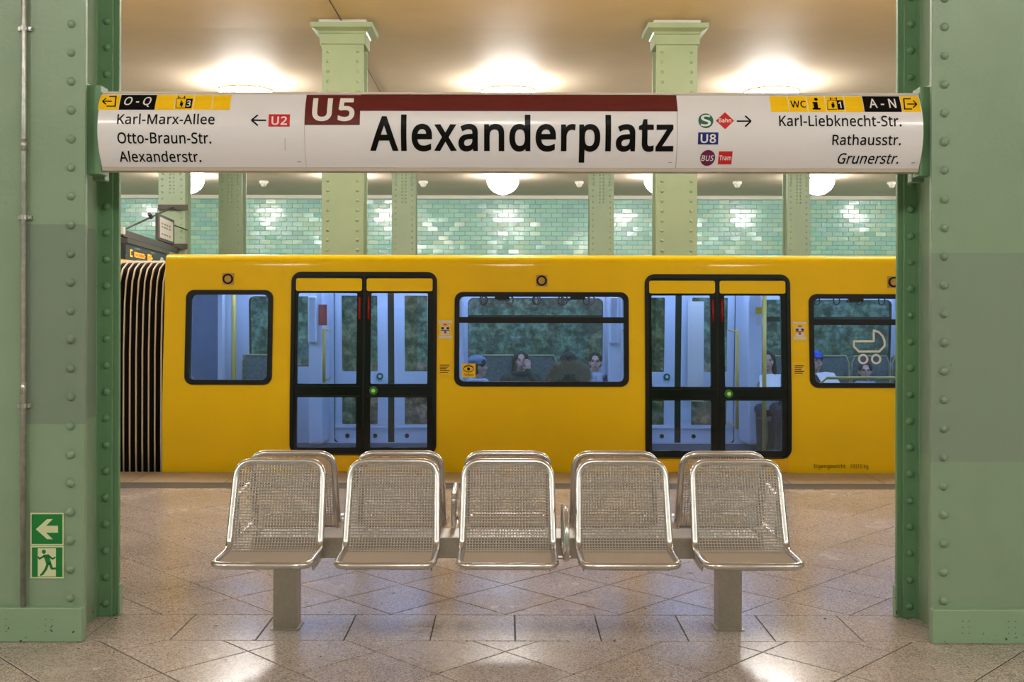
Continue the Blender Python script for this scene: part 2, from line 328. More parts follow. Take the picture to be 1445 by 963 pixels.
# outlines of a humanist sans: advance and closed loops, in thousandths
GL = {'-': (216, ['189,206 27,206 27,154 189,154']), '.': (180, ['132,36 130,51 126,63 119,71 110,77 100,80 89,81 79,80 69,77 60,71 54,63 50,51 48,36 50,22 54,10 60,1 69,-5 79,-8 89,-9 100,-8 110,-5 119,1 126,10 130,22']), '0': (384, ['224,431 250,415 268,388 281,349 289,300 292,240 289,180 281,130 268,92 250,65 224,49 191,44 159,49 133,65 114,93 102,131 94,180 92,240 94,300 102,349 114,388 133,415 159,431 191,436', '312,422 281,458 241,480 191,487 156,484 125,474 99,458 78,435 61,407 49,373 40,334 35,290 33,240 37,169 50,108 72,59 102,22 142,1 191,-7 227,-3 258,6 284,23 305,45 322,74 335,108 344,147 350,191 351,240 347,313 334,373']), '1': (384, ['238,0 238,480 189,480 60,379 91,339 142,381 150,388 158,394 164,400 170,405 176,411 183,418 182,405 182,393 181,382 181,369 181,353 181,335 181,0']), '2': (384, ['288,245 303,267 314,288 323,311 328,334 330,359 325,396 312,427 291,452 262,471 226,482 185,486 155,484 128,479 102,470 79,458 57,445 38,430 69,390 87,404 105,415 123,424 142,430 162,434 185,436 208,434 229,427 246,415 259,400 267,380 269,355 268,334 264,314 256,296 247,278 234,259 219,240 201,221 181,199 158,176 32,49 32,0 349,0 349,54 107,54 107,56 207,155 230,179 252,202 271,224']), '3': (384, ['159,435 183,436 208,434 230,428 247,417 260,403 268,385 271,363 267,338 257,316 240,298 217,284 187,275 150,273 103,273 103,222 150,222 189,220 222,214 249,202 268,186 280,165 284,138 281,110 271,87 256,68 232,54 202,46 162,43 141,44 118,47 95,51 73,58 51,65 30,74 30,20 50,11 71,4 92,-1 114,-4 137,-6 162,-7 202,-5 237,1 266,11 291,25 311,42 326,62 337,85 344,110 346,136 343,166 333,192 318,214 296,231 267,243 232,250 232,252 260,261 284,274 304,290 319,312 328,337 331,367 327,400 315,428 294,453 266,471 228,482 183,486 152,485 123,480 96,472 72,461 51,449 33,436 62,396 80,407 99,417 117,425 136,432']), '5': (384, ['155,293 142,292 130,290 119,288 111,287 122,426 312,426 312,480 72,480 54,253 83,234 94,237 107,239 122,241 138,243 152,244 165,244 203,242 234,233 256,219 273,200 282,176 285,147 282,115 271,89 253,69 229,55 200,46 167,44 146,45 124,47 101,52 79,58 60,66 42,75 42,20 58,12 76,5 97,0 119,-4 142,-6 167,-7 219,-2 263,12 298,36 325,68 341,107 346,153 341,194 326,229 302,257 270,278 231,290 185,294 170,294']), '8': (384, ['265,182 281,165 290,146 293,124 290,100 281,80 267,64 247,51 222,43 192,40 161,43 135,51 116,64 102,80 93,100 91,122 93,145 101,165 114,183 132,199 154,213 181,226 192,222 220,210 245,196', '73,299 90,281 110,265 132,250 115,242 99,232 83,221 69,209 57,195 47,179 39,162 34,143 33,122 38,84 51,53 74,27 106,8 146,-3 193,-7 238,-3 276,9 308,28 332,55 346,87 351,124 349,145 344,164 336,181 325,196 313,210 298,222 281,233 263,244 244,254 260,263 275,272 290,283 302,295 314,307 323,321 330,336 334,353 335,371 331,406 317,434 295,457 265,473 231,483 191,486 165,485 141,480 118,473 98,462 81,450 67,434 57,416 50,395 48,372 51,344 59,320', '106,369 109,390 117,407 130,421 147,431 168,437 191,438 215,437 236,431 253,421 266,407 274,390 277,369 274,347 266,328 253,312 236,299 216,287 194,277 178,284 164,292 150,299 137,308 127,317 118,328 111,340 107,354']), '9': (384, ['106,467 85,452 67,433 53,411 42,385 36,356 34,324 38,282 50,246 72,217 100,196 133,184 171,179 199,181 222,187 243,196 260,207 274,220 285,235 290,235 288,210 285,185 280,161 274,138 265,118 254,99 240,83 224,69 205,57 183,48 157,43 128,42 106,43 87,46 68,50 68,0 77,-2 87,-4 98,-5 109,-6 120,-6 129,-7 171,-4 208,4 240,18 267,35 289,57 307,82 322,110 332,141 340,173 345,206 348,240 349,275 347,320 340,359 328,393 312,422 292,445 269,463 244,476 216,484 187,486 157,484 130,478', '269,388 278,371 284,352 288,333 290,314 288,300 284,286 276,272 266,259 254,248 240,239 223,232 204,227 184,226 155,229 132,237 114,252 102,272 94,296 92,325 95,360 104,387 118,409 138,424 161,434 187,436 208,434 227,428 244,418 258,404']), 'A': (429, ['216,413 218,405 221,396 224,386 227,376 230,367 232,358 235,352 236,347 290,202 138,202 193,347 196,356 199,366 203,378 207,392 210,405 214,419', '0,0 61,0 118,148 308,148 366,0 428,0 242,482 187,482']), 'B': (437, ['294,411 309,397 319,378 322,354 319,330 312,310 299,295 279,284 251,278 214,275 126,275 126,428 205,428 242,426 272,420', '348,234 331,241 312,247 293,251 293,254 320,262 343,274 361,290 374,311 382,334 384,361 379,400 364,431 338,453 303,468 257,477 202,480 65,480 65,0 234,0 282,4 322,16 356,36 380,63 395,96 400,136 399,160 394,180 386,197 376,212 363,224', '333,116 325,94 311,76 290,62 260,54 222,51 126,51 126,225 218,225 257,222 288,215 310,202 324,185 333,164 336,141']), 'C': (424, ['271,486 224,483 183,472 146,455 114,432 88,403 68,368 53,330 44,287 41,240 44,192 52,149 66,110 84,75 109,46 139,24 174,7 215,-3 261,-7 286,-6 309,-5 329,-2 348,2 367,7 385,13 385,65 367,60 348,56 330,52 311,49 291,47 270,46 220,52 178,70 146,98 123,137 109,184 105,240 110,296 124,343 149,382 182,410 223,427 271,433 292,432 311,430 330,425 348,420 364,414 379,407 404,458 364,474 320,483']), 'E': (373, ['126,426 333,426 333,480 65,480 65,0 333,0 333,53 126,53 126,224 321,224 321,277 126,277']), 'G': (489, ['137,112 123,139 112,170 106,203 104,240 109,296 125,343 152,382 188,410 233,427 286,433 309,432 331,430 352,425 373,419 392,413 410,406 432,458 411,466 389,473 366,479 341,483 316,485 290,486 240,483 195,473 156,456 121,433 93,404 70,370 54,331 44,288 41,240 44,191 53,148 68,108 88,74 114,46 145,23 182,7 224,-3 271,-7 303,-6 333,-4 361,-1 387,4 413,10 439,18 439,253 273,253 273,200 379,200 379,57 366,54 353,51 338,49 323,47 305,46 285,46 244,48 210,57 181,70 157,89']), 'K': (416, ['139,258 126,243 126,480 65,480 65,0 126,0 126,186 175,229 344,0 416,0 218,271 408,480 338,480 208,334 194,319 181,304 167,289 153,274']), 'L': (352, ['126,480 65,480 65,0 335,0 335,54 126,54']), 'M': (609, ['277,0 326,0 486,420 489,420 488,404 487,385 486,364 485,341 484,318 484,295 484,0 544,0 544,480 455,480 305,87 302,87 154,480 65,480 65,0 121,0 121,291 121,316 120,340 120,364 119,386 118,405 116,420 119,420']), 'N': (510, ['118,398 375,0 445,0 445,480 389,480 389,209 389,194 389,178 390,162 390,145 391,130 392,115 392,102 393,91 394,83 391,83 135,480 65,480 65,0 121,0 121,268 121,292 120,316 119,340 118,362 117,381 116,398']), 'O': (525, ['416,184 403,137 382,98 352,69 312,52 263,46 213,52 173,69 143,98 122,137 109,184 105,240 109,296 122,344 143,382 174,411 214,428 263,434 313,428 352,411 382,382 403,344 416,296 420,240', '263,487 216,484 174,473 139,456 109,433 84,404 65,370 52,331 44,288 41,241 44,194 52,150 65,111 84,76 109,48 139,24 174,7 216,-3 263,-7 308,-3 349,7 384,24 414,48 439,76 458,110 472,150 481,193 484,240 481,288 472,331 458,370 439,405 414,433 384,456 349,473 309,484']), 'Q': (525, ['459,-114 344,5 386,25 421,54 448,91 468,135 480,185 484,240 481,288 472,331 458,370 439,405 414,433 384,456 349,473 309,484 263,487 216,484 174,473 139,456 109,433 84,404 65,370 52,331 44,288 41,241 44,194 52,150 65,111 84,76 109,48 139,24 174,7 216,-3 263,-7 265,-7 268,-7 270,-7 272,-7 275,-6 279,-6 372,-114', '352,411 382,382 403,344 416,296 420,240 416,184 403,137 382,98 352,69 312,52 263,46 213,52 173,69 143,98 122,137 109,184 105,240 109,296 122,344 143,382 174,411 214,428 263,434 313,428']), 'R': (418, ['408,0 276,215 292,221 307,229 322,239 336,250 348,264 358,279 366,298 370,319 372,343 367,385 353,419 329,446 296,464 252,476 197,480 65,480 65,0 126,0 126,198 221,198 337,0', '261,260 233,252 197,249 126,249 126,427 194,427 230,425 259,418 281,407 297,391 306,369 310,340 307,313 298,290 283,272']), 'S': (369, ['138,480 114,472 92,460 74,446 60,430 49,410 42,388 40,364 44,330 54,300 72,276 96,256 126,238 164,222 191,212 214,202 232,192 247,183 258,173 267,162 272,151 276,138 277,123 274,101 265,82 250,66 228,55 201,48 169,46 143,47 119,50 94,54 72,60 52,67 34,74 34,16 51,10 70,4 91,-1 115,-4 140,-6 166,-7 215,-3 256,9 291,29 316,56 332,89 337,128 336,152 330,173 322,191 310,206 296,221 278,233 257,245 233,256 206,267 182,276 161,285 144,294 131,303 120,313 112,323 106,335 102,348 101,363 104,383 112,400 124,414 142,425 164,431 192,433 213,432 233,430 253,426 272,420 290,414 307,408 326,459 307,467 287,473 266,479 243,483 219,485 193,486 165,485']), 'T': (373, ['156,0 217,0 217,426 366,426 366,480 7,480 7,426 156,426']), 'U': (491, ['341,80 317,61 286,50 246,46 208,49 176,60 152,78 135,102 124,132 121,169 121,480 60,480 60,171 66,121 81,78 107,42 143,15 188,-1 243,-7 283,-4 318,4 348,16 373,34 394,55 410,80 421,107 428,137 430,169 430,480 370,480 370,169 367,135 357,106']), 'V': (403, ['232,0 403,480 339,480 232,173 225,154 219,135 214,117 209,100 205,83 202,67 198,83 194,100 189,116 184,134 178,153 171,172 63,480 0,480 171,0']), 'W': (625, ['314,388 317,377 320,366 323,353 327,340 330,327 334,314 427,0 488,0 616,480 553,480 479,187 474,167 469,146 465,127 461,108 458,90 455,72 453,89 449,107 445,127 440,147 435,168 429,188 341,480 279,480 194,190 188,170 183,150 179,130 174,110 171,90 169,72 166,90 163,108 160,127 155,146 151,166 146,187 71,480 8,480 135,0 196,0 287,312 293,333 298,352 303,372 306,389 308,401 310,409 311,404 312,397']), 'a': (377, ['279,0 322,0 322,245 319,283 308,314 291,337 266,353 234,363 193,366 170,365 148,362 126,357 106,350 87,343 70,335 89,291 104,298 120,304 136,310 154,315 172,317 190,318 212,316 230,311 245,301 256,286 262,265 265,238 265,217 204,215 150,210 106,200 73,183 50,161 36,133 31,100 34,67 45,40 63,19 86,5 114,-4 144,-7 173,-5 196,0 216,7 233,18 249,33 265,51 268,51', '234,66 212,52 187,44 158,41 140,42 124,47 110,55 100,66 94,81 92,99 95,120 104,138 118,152 140,163 171,170 211,174 264,176 264,144 261,112 250,86']), 'b': (413, ['304,105 291,78 272,58 248,46 219,42 184,46 157,58 138,78 126,104 119,138 116,179 116,182 119,224 126,258 138,284 157,302 183,313 218,317 272,302 304,256 315,181 312,139', '113,312 114,321 114,331 115,344 116,357 116,371 116,386 116,510 57,510 57,0 99,0 112,46 116,46 128,32 142,20 158,9 178,0 201,-5 228,-7 269,-2 305,14 335,40 358,77 372,123 376,180 372,237 358,283 336,319 305,345 270,361 228,366 201,364 178,359 158,351 142,340 128,327 116,312']), 'c': (322, ['220,45 201,44 170,48 144,60 124,79 110,105 101,139 98,179 110,254 145,300 204,315 217,314 230,313 244,310 258,306 271,302 282,298 300,347 288,352 274,357 259,361 241,364 224,366 206,367 174,364 146,358 119,347 96,332 76,311 59,286 47,256 39,220 37,178 39,138 46,103 58,73 74,48 94,28 116,13 142,2 171,-5 202,-7 221,-6 239,-4 254,-2 268,2 282,7 294,13 294,65 281,60 267,55 253,50 237,47']), 'd': (413, ['287,98 274,74 255,56 228,46 194,42 165,46 140,58 122,78 109,105 101,138 98,178 101,218 109,252 122,280 140,301 164,313 193,318 229,314 256,302 275,282 288,254 295,220 298,179 298,168 295,129', '297,314 285,328 270,340 254,351 234,360 211,365 185,367 144,361 108,346 78,319 55,283 42,236 37,179 41,123 55,76 77,40 107,14 143,-2 185,-7 211,-5 234,0 254,9 271,21 285,34 297,48 300,48 308,0 356,0 356,510 297,510 297,367 297,359 298,350 298,340 300,329 300,320 301,314']), 'e': (379, ['328,68 310,61 292,55 274,50 255,46 235,44 213,44 180,47 152,58 129,76 112,100 102,131 98,169 344,169 344,204 342,236 337,264 327,290 313,312 296,331 276,346 252,358 226,364 196,367 166,364 138,356 112,344 90,326 72,305 57,279 46,249 39,215 37,177 39,140 47,106 59,76 75,51 96,30 120,14 147,2 178,-4 210,-7 234,-6 255,-4 274,-1 292,4 310,9 328,17', '262,290 273,269 280,244 283,216 99,216 105,246 114,271 129,291 147,306 169,315 195,318 223,315 245,306']), 'g': (413, ['283,329 267,343 249,353 229,361 208,365 185,367 142,361 106,344 76,316 54,278 41,233 37,179 41,125 54,79 76,42 106,15 142,-1 185,-7 231,-1 268,18 297,48 300,48 299,43 299,36 298,26 298,17 298,10 298,3 298,-11 295,-40 286,-65 271,-85 251,-100 227,-109 198,-112 148,-109 104,-100 65,-84 65,-138 102,-151 145,-159 195,-161 245,-157 286,-144 317,-122 338,-92 352,-53 356,-6 356,360 309,360 301,312 298,312', '123,77 109,104 101,138 98,179 101,220 109,254 123,281 142,301 165,313 193,317 226,313 252,303 273,285 287,259 295,224 298,179 298,165 295,126 287,94 273,71 254,55 227,45 194,42 165,46 141,57']), 'h': (415, ['357,276 346,310 328,335 302,352 269,362 229,366 206,364 185,360 164,352 146,341 130,327 117,310 113,310 115,326 116,343 116,361 116,510 57,510 57,0 116,0 116,186 119,225 126,257 139,283 158,302 186,313 222,317 266,307 293,278 302,230 302,0 361,0 361,234']), 'i': (173, ['104,491 96,494 87,495 78,494 70,491 62,486 57,479 54,469 52,457 54,446 57,436 62,429 70,424 78,421 87,420 96,421 104,424 111,429 117,436 120,446 122,457 120,469 117,479 111,486', '57,360 57,0 116,0 116,360']), 'k': (359, ['154,234 149,228 144,221 138,214 133,208 128,201 123,195 119,190 116,185 113,185 114,194 114,204 115,216 115,226 115,236 116,244 116,510 57,510 57,0 116,0 116,132 156,168 281,0 353,0 197,206 342,360 273,360 158,238']), 'l': (173, ['116,510 57,510 57,0 116,0']), 'm': (628, ['286,232 286,0 344,0 344,199 347,234 354,264 367,287 385,304 410,314 442,317 483,308 507,279 515,232 515,0 574,0 574,234 570,277 560,310 543,336 520,353 489,363 452,367 429,365 407,360 386,352 366,340 350,325 336,306 333,306 310,340 273,360 223,367 202,365 182,361 162,353 144,342 129,328 117,311 114,311 105,360 57,360 57,0 116,0 116,187 118,226 125,258 137,283 155,302 180,313 212,317 253,308 278,279']), 'n': (415, ['302,0 361,0 361,234 357,277 346,310 328,336 302,353 270,363 230,367 208,365 186,361 165,353 146,342 130,328 117,311 114,311 105,360 57,360 57,0 116,0 116,187 119,226 126,258 139,283 158,302 186,313 222,317 266,307 293,278 302,230']), 'o': (406, ['236,313 263,301 283,281 298,254 306,220 309,181 306,141 298,107 283,80 263,59 236,46 204,42 170,46 143,59 123,80 109,107 101,141 98,181 101,220 109,254 123,281 143,301 170,313 203,317', '290,345 264,357 236,364 204,367 156,361 116,345 82,318 57,282 42,236 37,181 39,143 46,109 58,79 74,53 94,32 117,15 143,3 172,-4 202,-7 250,-1 291,15 325,42 350,80 365,126 370,181 368,218 361,252 349,282 333,307 314,328']), 'p': (413, ['286,74 273,60 258,50 240,44 219,42 184,46 157,58 138,78 126,106 119,140 116,181 116,192 119,231 127,262 140,286 159,303 184,314 218,317 248,313 272,301 291,280 304,253 312,220 315,181 314,156 310,132 305,110 296,90', '358,78 372,124 376,181 372,238 358,284 336,320 306,346 270,362 228,367 201,365 178,360 158,351 142,339 128,326 116,311 114,311 105,360 57,360 57,-161 116,-161 116,-13 116,-4 116,6 115,17 114,28 113,37 112,46 116,46 128,32 142,20 159,9 179,0 202,-5 228,-7 270,-1 305,14 336,41']), 'r': (277, ['254,310 260,308 267,363 261,364 254,365 247,366 239,366 232,367 225,367 201,364 179,357 160,345 143,330 128,313 115,294 112,294 105,360 57,360 57,0 116,0 116,192 118,215 123,236 131,256 141,272 154,286 169,298 186,306 203,311 221,313 227,313 234,312 241,312 248,311']), 's': (322, ['99,356 72,342 51,323 38,300 34,271 36,253 40,237 48,223 58,211 71,200 86,191 104,182 124,173 146,164 168,155 186,147 200,140 212,132 221,125 227,118 231,111 234,103 234,94 232,79 225,66 214,55 198,47 176,43 149,41 128,42 108,45 87,50 68,56 50,63 35,70 35,16 50,10 66,4 83,-1 102,-4 124,-6 148,-7 189,-4 224,5 252,20 274,41 287,67 292,99 290,118 286,133 279,147 269,159 257,170 242,180 224,189 205,198 183,206 162,215 144,222 129,229 116,236 106,243 99,250 94,257 92,265 91,275 93,287 99,298 110,307 124,313 143,317 165,318 182,318 200,315 216,312 233,307 248,302 264,296 284,342 267,350 249,356 231,360 211,364 191,366 169,367 132,364']), 't': (242, ['225,314 225,360 121,360 121,443 86,443 62,366 11,342 11,314 62,314 62,105 63,78 68,55 77,37 87,22 100,11 115,3 132,-2 149,-6 167,-7 178,-6 189,-5 201,-4 212,-2 220,1 228,4 228,49 221,47 214,46 205,44 196,43 186,42 177,42 162,43 148,49 137,57 128,70 123,86 121,106 121,314']), 'u': (415, ['299,173 296,134 289,102 276,76 256,57 228,46 193,42 148,52 122,80 113,128 113,360 53,360 53,124 57,83 68,50 86,24 112,7 144,-3 184,-7 207,-5 229,-1 250,6 269,17 285,31 298,48 301,48 310,0 358,0 358,360 299,360']), 'w': (528, ['284,222 290,204 351,1 420,1 520,361 460,361 410,169 404,148 399,128 395,108 390,90 387,74 386,62 383,62 380,76 377,91 373,108 368,126 364,142 359,158 297,361 232,361 169,158 165,148 162,136 159,125 156,112 153,101 151,89 148,79 146,69 144,61 142,61 140,75 136,92 132,110 128,130 123,149 118,169 68,361 7,361 106,1 173,1 238,203 244,221 249,240 253,258 257,274 260,288 262,299 265,299 267,288 270,274 274,258 279,240']), 'x': (355, ['178,224 85,360 18,360 142,184 12,0 79,0 178,144 276,0 343,0 212,184 336,360 270,360']), 'z': (316, ['38,360 38,314 220,314 26,39 26,0 290,0 290,46 94,46 285,316 285,360'])}
TXT = {}
def glyphs(s, bold=0.0, shear=0.0, space=1.0):
    key = (s, bold, shear, space)
    if key in TXT: return TXT[key]
    vs, fs, x0 = [], [], 0.0
    for ch in s:
        if ch == ' ': x0 += 0.17; continue
        adv, loops = GL[ch]; LP_ = []
        for l in loops:
            pts = [Vector([int(q) / 1000 for q in p.split(',')]) for p in l.split()]; n = len(pts); out = []
            for i in range(n):
                e0, e1 = pts[i] - pts[i - 1], pts[(i + 1) % n] - pts[i]
                if e0.length < 1e-6 or e1.length < 1e-6: continue
                n0, n1 = Vector((e0.y, -e0.x)).normalized(), Vector((e1.y, -e1.x)).normalized(); m_ = n0 + n1
                if m_.length < 1e-3: m_ = n0
                m_.normalize(); out.append(pts[i] + m_ * bold / max(0.6, m_.dot(n0)))
            LP_.append([(p.x + x0 + shear * p.y, p.y) for p in out])
        co, ed = [], []
        for lp in LP_:
            k = len(co); co += [Vector(p) for p in lp]; ed += [(k + i, k + (i + 1) % len(lp)) for i in range(len(lp))]
        v2, _, f2, *_ = delaunay_2d_cdt(co, ed, [], 0, 1e-6); k = len(vs); vs += [tuple(v) for v in v2]
        for f in f2:
            c = sum((v2[i] for i in f), Vector((0, 0))) / len(f)
            if sum(winding(c, lp) for lp in LP_) > 0: fs.append(tuple(k + i for i in f))
        x0 += (adv / 1000 + 2 * bold * 0.8) * space
    used = sorted({i for f in fs for i in f}); mp = {i: j for j, i in enumerate(used)}
    TXT[key] = ([vs[i] for i in used], [tuple(mp[i] for i in f) for f in fs])
    return TXT[key]
def text(s, r, d, surf, m, parent, cuts=(), bold=0.0, shear=0.0, space=1.0, name='lettering', label=None):
    """r = (x0, z0, x1, z1) box that the inked glyphs fill"""
    vs, fs = glyphs(s, bold, shear, space)
    ax, bx = min(v[0] for v in vs), max(v[0] for v in vs); ay, by = min(v[1] for v in vs), max(v[1] for v in vs)
    bm = bmesh.new()
    V = [bm.verts.new((r[0] + (v[0] - ax) / (bx - ax) * (r[2] - r[0]), 0, r[1] + (v[1] - ay) / (by - ay) * (r[3] - r[1]))) for v in vs]
    for f in fs:
        try: q = bm.faces.new([V[i] for i in f])
        except ValueError: continue
    for z in cuts: bmesh.ops.bisect_plane(bm, geom=bm.verts[:] + bm.edges[:] + bm.faces[:], plane_co=(0, 0, z), plane_no=(0, 0, 1))
    for v in bm.verts: v.co.y = surf(v.co.z) - d
    bmesh.ops.recalc_face_normals(bm, faces=bm.faces)
    for f in bm.faces:
        if f.normal.y > 0: f.normal_flip()
    o = fin(name, bm, m, parent)
    if label: o['label'] = label
    return o
def bar(p, q, wd):
    (x0, z0), (x1, z1) = p, q; L = math.hypot(x1 - x0, z1 - z0) or 1; nx, nz = -(z1 - z0) / L * wd / 2, (x1 - x0) / L * wd / 2
    return [(x0 + nx, z0 + nz), (x1 + nx, z1 + nz), (x1 - nx, z1 - nz), (x0 - nx, z0 - nz)]
def disc(cx, cz, r, n=24): return arc(cx, cz, r, 0, 360 * (n - 1) / n, n - 1)
def frange(a, b, s):
    out = []
    while a < b: out.append(a); a += s
    return out

# ------------------------------------------------------------------ the setting
PE = 10.77                      # platform edge
floor = boxo('floor', 'grout', None, -16, 16, -5.6, PE - 0.01, -1.15, -0.004); tag(floor, kind='structure', label='speckled beige terrazzo slab floor of the platform')
DG, OX, OY = 0.6265, -0.637, 5.80
def clip(poly, y, keep_above):
    out = []
    for i in range(len(poly)):
        a, b = poly[i - 1], poly[i]
        ia = (a[1] >= y) == keep_above; ib = (b[1] >= y) == keep_above
        if ia != ib:
            t = (y - a[1]) / (b[1] - a[1]); out.append((a[0] + t * (b[0] - a[0]), y))
        if ib: out.append(b)
    return out
def slab_bm(bm, poly, gap=0.0036, ch=0.002):
    c = (sum(p[0] for p in poly) / len(poly), sum(p[1] for p in poly) / len(poly)); n = len(poly)
    def inset(g):
        out = []
        for i in range(n):
            p0, p1, p2 = Vector(poly[i - 1]), Vector(poly[i]), Vector(poly[(i + 1) % n])
            e0, e1 = (p1 - p0).normalized(), (p2 - p1).normalized()
            n0, n1 = Vector((-e0.y, e0.x)), Vector((-e1.y, e1.x)); bs = n0 + n1
            if bs.length < 1e-6: bs = n0
            k = g / max(0.25, bs.normalized().dot(n0)); out.append(p1 + bs.normalized() * k)
        return out
    A, B = inset(gap), inset(gap + ch)
    lo = [bm.verts.new((p.x, p.y, -0.004)) for p in A]; mid = [bm.verts.new((p.x, p.y, -ch)) for p in A]; top = [bm.verts.new((p.x, p.y, 0)) for p in B]
    for L, M in ((lo, mid), (mid, top)):
        for i in range(n): bm.faces.new((L[i], L[(i + 1) % n], M[(i + 1) % n], M[i]))
    bm.faces.new(top)
def winding(p, poly):
    x, y = p; wn = 0
    for i in range(len(poly)):
        (xa, ya), (xb, yb) = poly[i - 1], poly[i]; cr = (xb - xa) * (y - ya) - (x - xa) * (yb - ya)
        if ya <= y < yb and cr > 0: wn += 1
        elif yb <= y < ya and cr < 0: wn -= 1
    return wn
def ccw(p):
    a = sum(p[i - 1][0] * p[i][1] - p[i][0] * p[i - 1][1] for i in range(len(p)))
    return p if a > 0 else p[::-1]
def area(p): return abs(sum(p[i - 1][0] * p[i][1] - p[i][0] * p[i - 1][1] for i in range(len(p)))) / 2
Y0B, Y1B, YG0, YG1 = 5.34, 5.79, 9.80, 10.12
rest = bmesh.new(); whole = None
for i in range(-40, 42):
    for j in range(-32, 16):
        cx, cy = OX + (i + j) * DG / 2, OY + (i - j) * DG / 2 + 0.0
        pass
cells = set()
for a in range(-52, 54):
    for b in range(-36, 16):
        if (a + b) % 2: continue
        cells.add((OX + a * DG / 2, OY + DG / 2 + b * DG / 2))
for cx, cy in sorted(cells):
    h = DG / 2
    if abs(cx) > 15: continue
    for lo, hi in ((-5.5, Y0B), (Y1B, YG0)):
        if cy + h <= lo or cy - h >= hi: continue
        p = [(cx + h, cy), (cx, cy + h), (cx - h, cy), (cx, cy - h)]
        full = cy + h <= hi + 1e-6 and cy - h >= lo - 1e-6
        if not full: p = clip(clip(p, lo, True), hi, False)
        if len(p) < 3 or area(p) < 0.002: continue
        p = ccw(p)
        if abs(cx) < 4.3 and cy > 4.05:
            if full:
                if whole is None:
                    b0 = bmesh.new(); slab_bm(b0, ccw([(h, 0), (0, h), (-h, 0), (0, -h)])); whole = bpy.data.meshes.new('floor_slab'); b0.to_mesh(whole); b0.free(); whole.materials.append(MAT['terrazzo'])
                o = link('floor_slab', whole, floor); o.location = (cx, cy, 0)
            else:
                b0 = bmesh.new(); slab_bm(b0, p); fin('floor_slab', b0, 'terrazzo', floor)
        else: slab_bm(rest, p)
JX = [-1.698 - 0.437 * k for k in range(30, 0, -1)] + [-1.698, -1.266, -.824, -.39, .039, .473, .913, 1.348, 1.79] + [1.79 + 0.437 * k for k in range(1, 31)]
SK = lambda x: x * 0.0                               # joints run square to the band
for a, b in zip(JX, JX[1:]):
    p = [(a, Y0B), (b, Y0B), (b, Y1B), (a, Y1B)]
    if -4.2 < a < 4.2:
        b0 = bmesh.new(); slab_bm(b0, p, 0.003); fin('floor_slab', b0, 'terrazzo', floor)
    else: slab_bm(rest, p)
o = fin('outer_slabs', rest, 'terrazzo', floor); o['kind'] = 'stuff'
bs = bmesh.new(); slab_bm(bs, [(-16, YG0), (16, YG0), (16, YG1), (-16, YG1)]); fin('guide_strip', bs, 'strip_grey', floor)
for k in range(-14, 14):
    b0 = bmesh.new(); slab_bm(b0, [(k * 0.9, YG1), (k * 0.9 + 0.9, YG1), (k * 0.9 + 0.9, PE), (k * 0.9, PE)]); fin('edge_slab', b0, 'terrazzo_edge', floor)
t = boxo('floor_track', 'ballast', None, -16, 16, PE - 0.01, 21.5, -1.35, -1.15); tag(t, kind='structure')
t = boxo('floor_far', 'terrazzo_edge', None, -16, 16, 21.5, 31.8, -1.15, 0); tag(t, kind='structure')
t = boxo('floor_track_far', 'ballast', None, -16, 16, 31.8, 38.9, -1.35, -1.15); tag(t, kind='structure')

WALL = 38.9
prof = [(-6.8, 5.74), (4, 5.80), (10, 5.93), (16.3, 5.95), (20, 5.87), (26, 5.82), (33.2, 5.77), (39.1, 5.74)]
bm = bmesh.new(); prism(bm, prof + [(39.1, 6.3), (-6.8, 6.3)], -16, 16, 'X'); c = fin('ceiling', bm, 'ceiling'); tag(c, kind='structure', label='cream plaster ceiling glowing around the lamps')
def CZ(y):
    for (a, za), (b, zb) in zip(prof, prof[1:]):
        if a <= y <= b: return za + (zb - za) * (y - a) / (b - a)
    return 5.74
t = boxo('trim_1', 'cornice', None, -16, 16, WALL - 0.16, WALL + 0.02, 5.60, 5.745, bevel=0.02); tag(t, kind='structure', label='white cornice above the tiled wall')
for nm, a in (('wall_left', (-16.2, -16, -6.8, 39.1, -1.3, 6)), ('wall_right', (16, 16.2, -6.8, 39.1, -1.3, 6)), ('wall_near', (-16, 16, -7, -6.8, -1.3, 6))):
    tag(boxo(nm, 'wall_plain', None, *a), kind='structure')
wf = boxo('wall_far', 'tile_joint', None, -16, 16, WALL, WALL + 0.2, -1.3, 5.6); tag(wf, kind='structure', label='glossy pale teal tiled wall behind the far track')
TW, TH = 0.395, 0.166
cols = [srgb(148, 202, 186), srgb(154, 206, 190), srgb(144, 198, 188), srgb(164, 206, 188), srgb(168, 206, 182), srgb(156, 200, 194), srgb(174, 210, 188), srgb(150, 196, 186)]
def tile(bm, lay, cx, cz, tint):
    w2, h2 = TW / 2 - 0.0045, TH / 2 - 0.0045; ta, tb = random.gauss(0, 0.011), random.gauss(0, 0.017)
    F1 = [bm.verts.new((cx + sx * w2, WALL + 0.0, cz + sz * h2)) for sx, sz in ((-1, -1), (1, -1), (1, 1), (-1, 1))]
    F2 = [bm.verts.new((cx + sx * (w2 - .004), WALL - 0.018 + sx * w2 * ta + sz * h2 * tb, cz + sz * (h2 - .004))) for sx, sz in ((-1, -1), (1, -1), (1, 1), (-1, 1))]
    fs = [bm.faces.new(F2)] + [bm.faces.new((F1[i], F1[(i + 1) % 4], F2[(i + 1) % 4], F2[i])) for i in range(4)]
    for f in fs:
        for l in f.loops: l[lay] = tint
def tint():
    c = random.choice(cols); k = random.uniform(0.95, 1.05); return (c[0] * k, c[1] * k, c[2] * k, 1)
variants = []
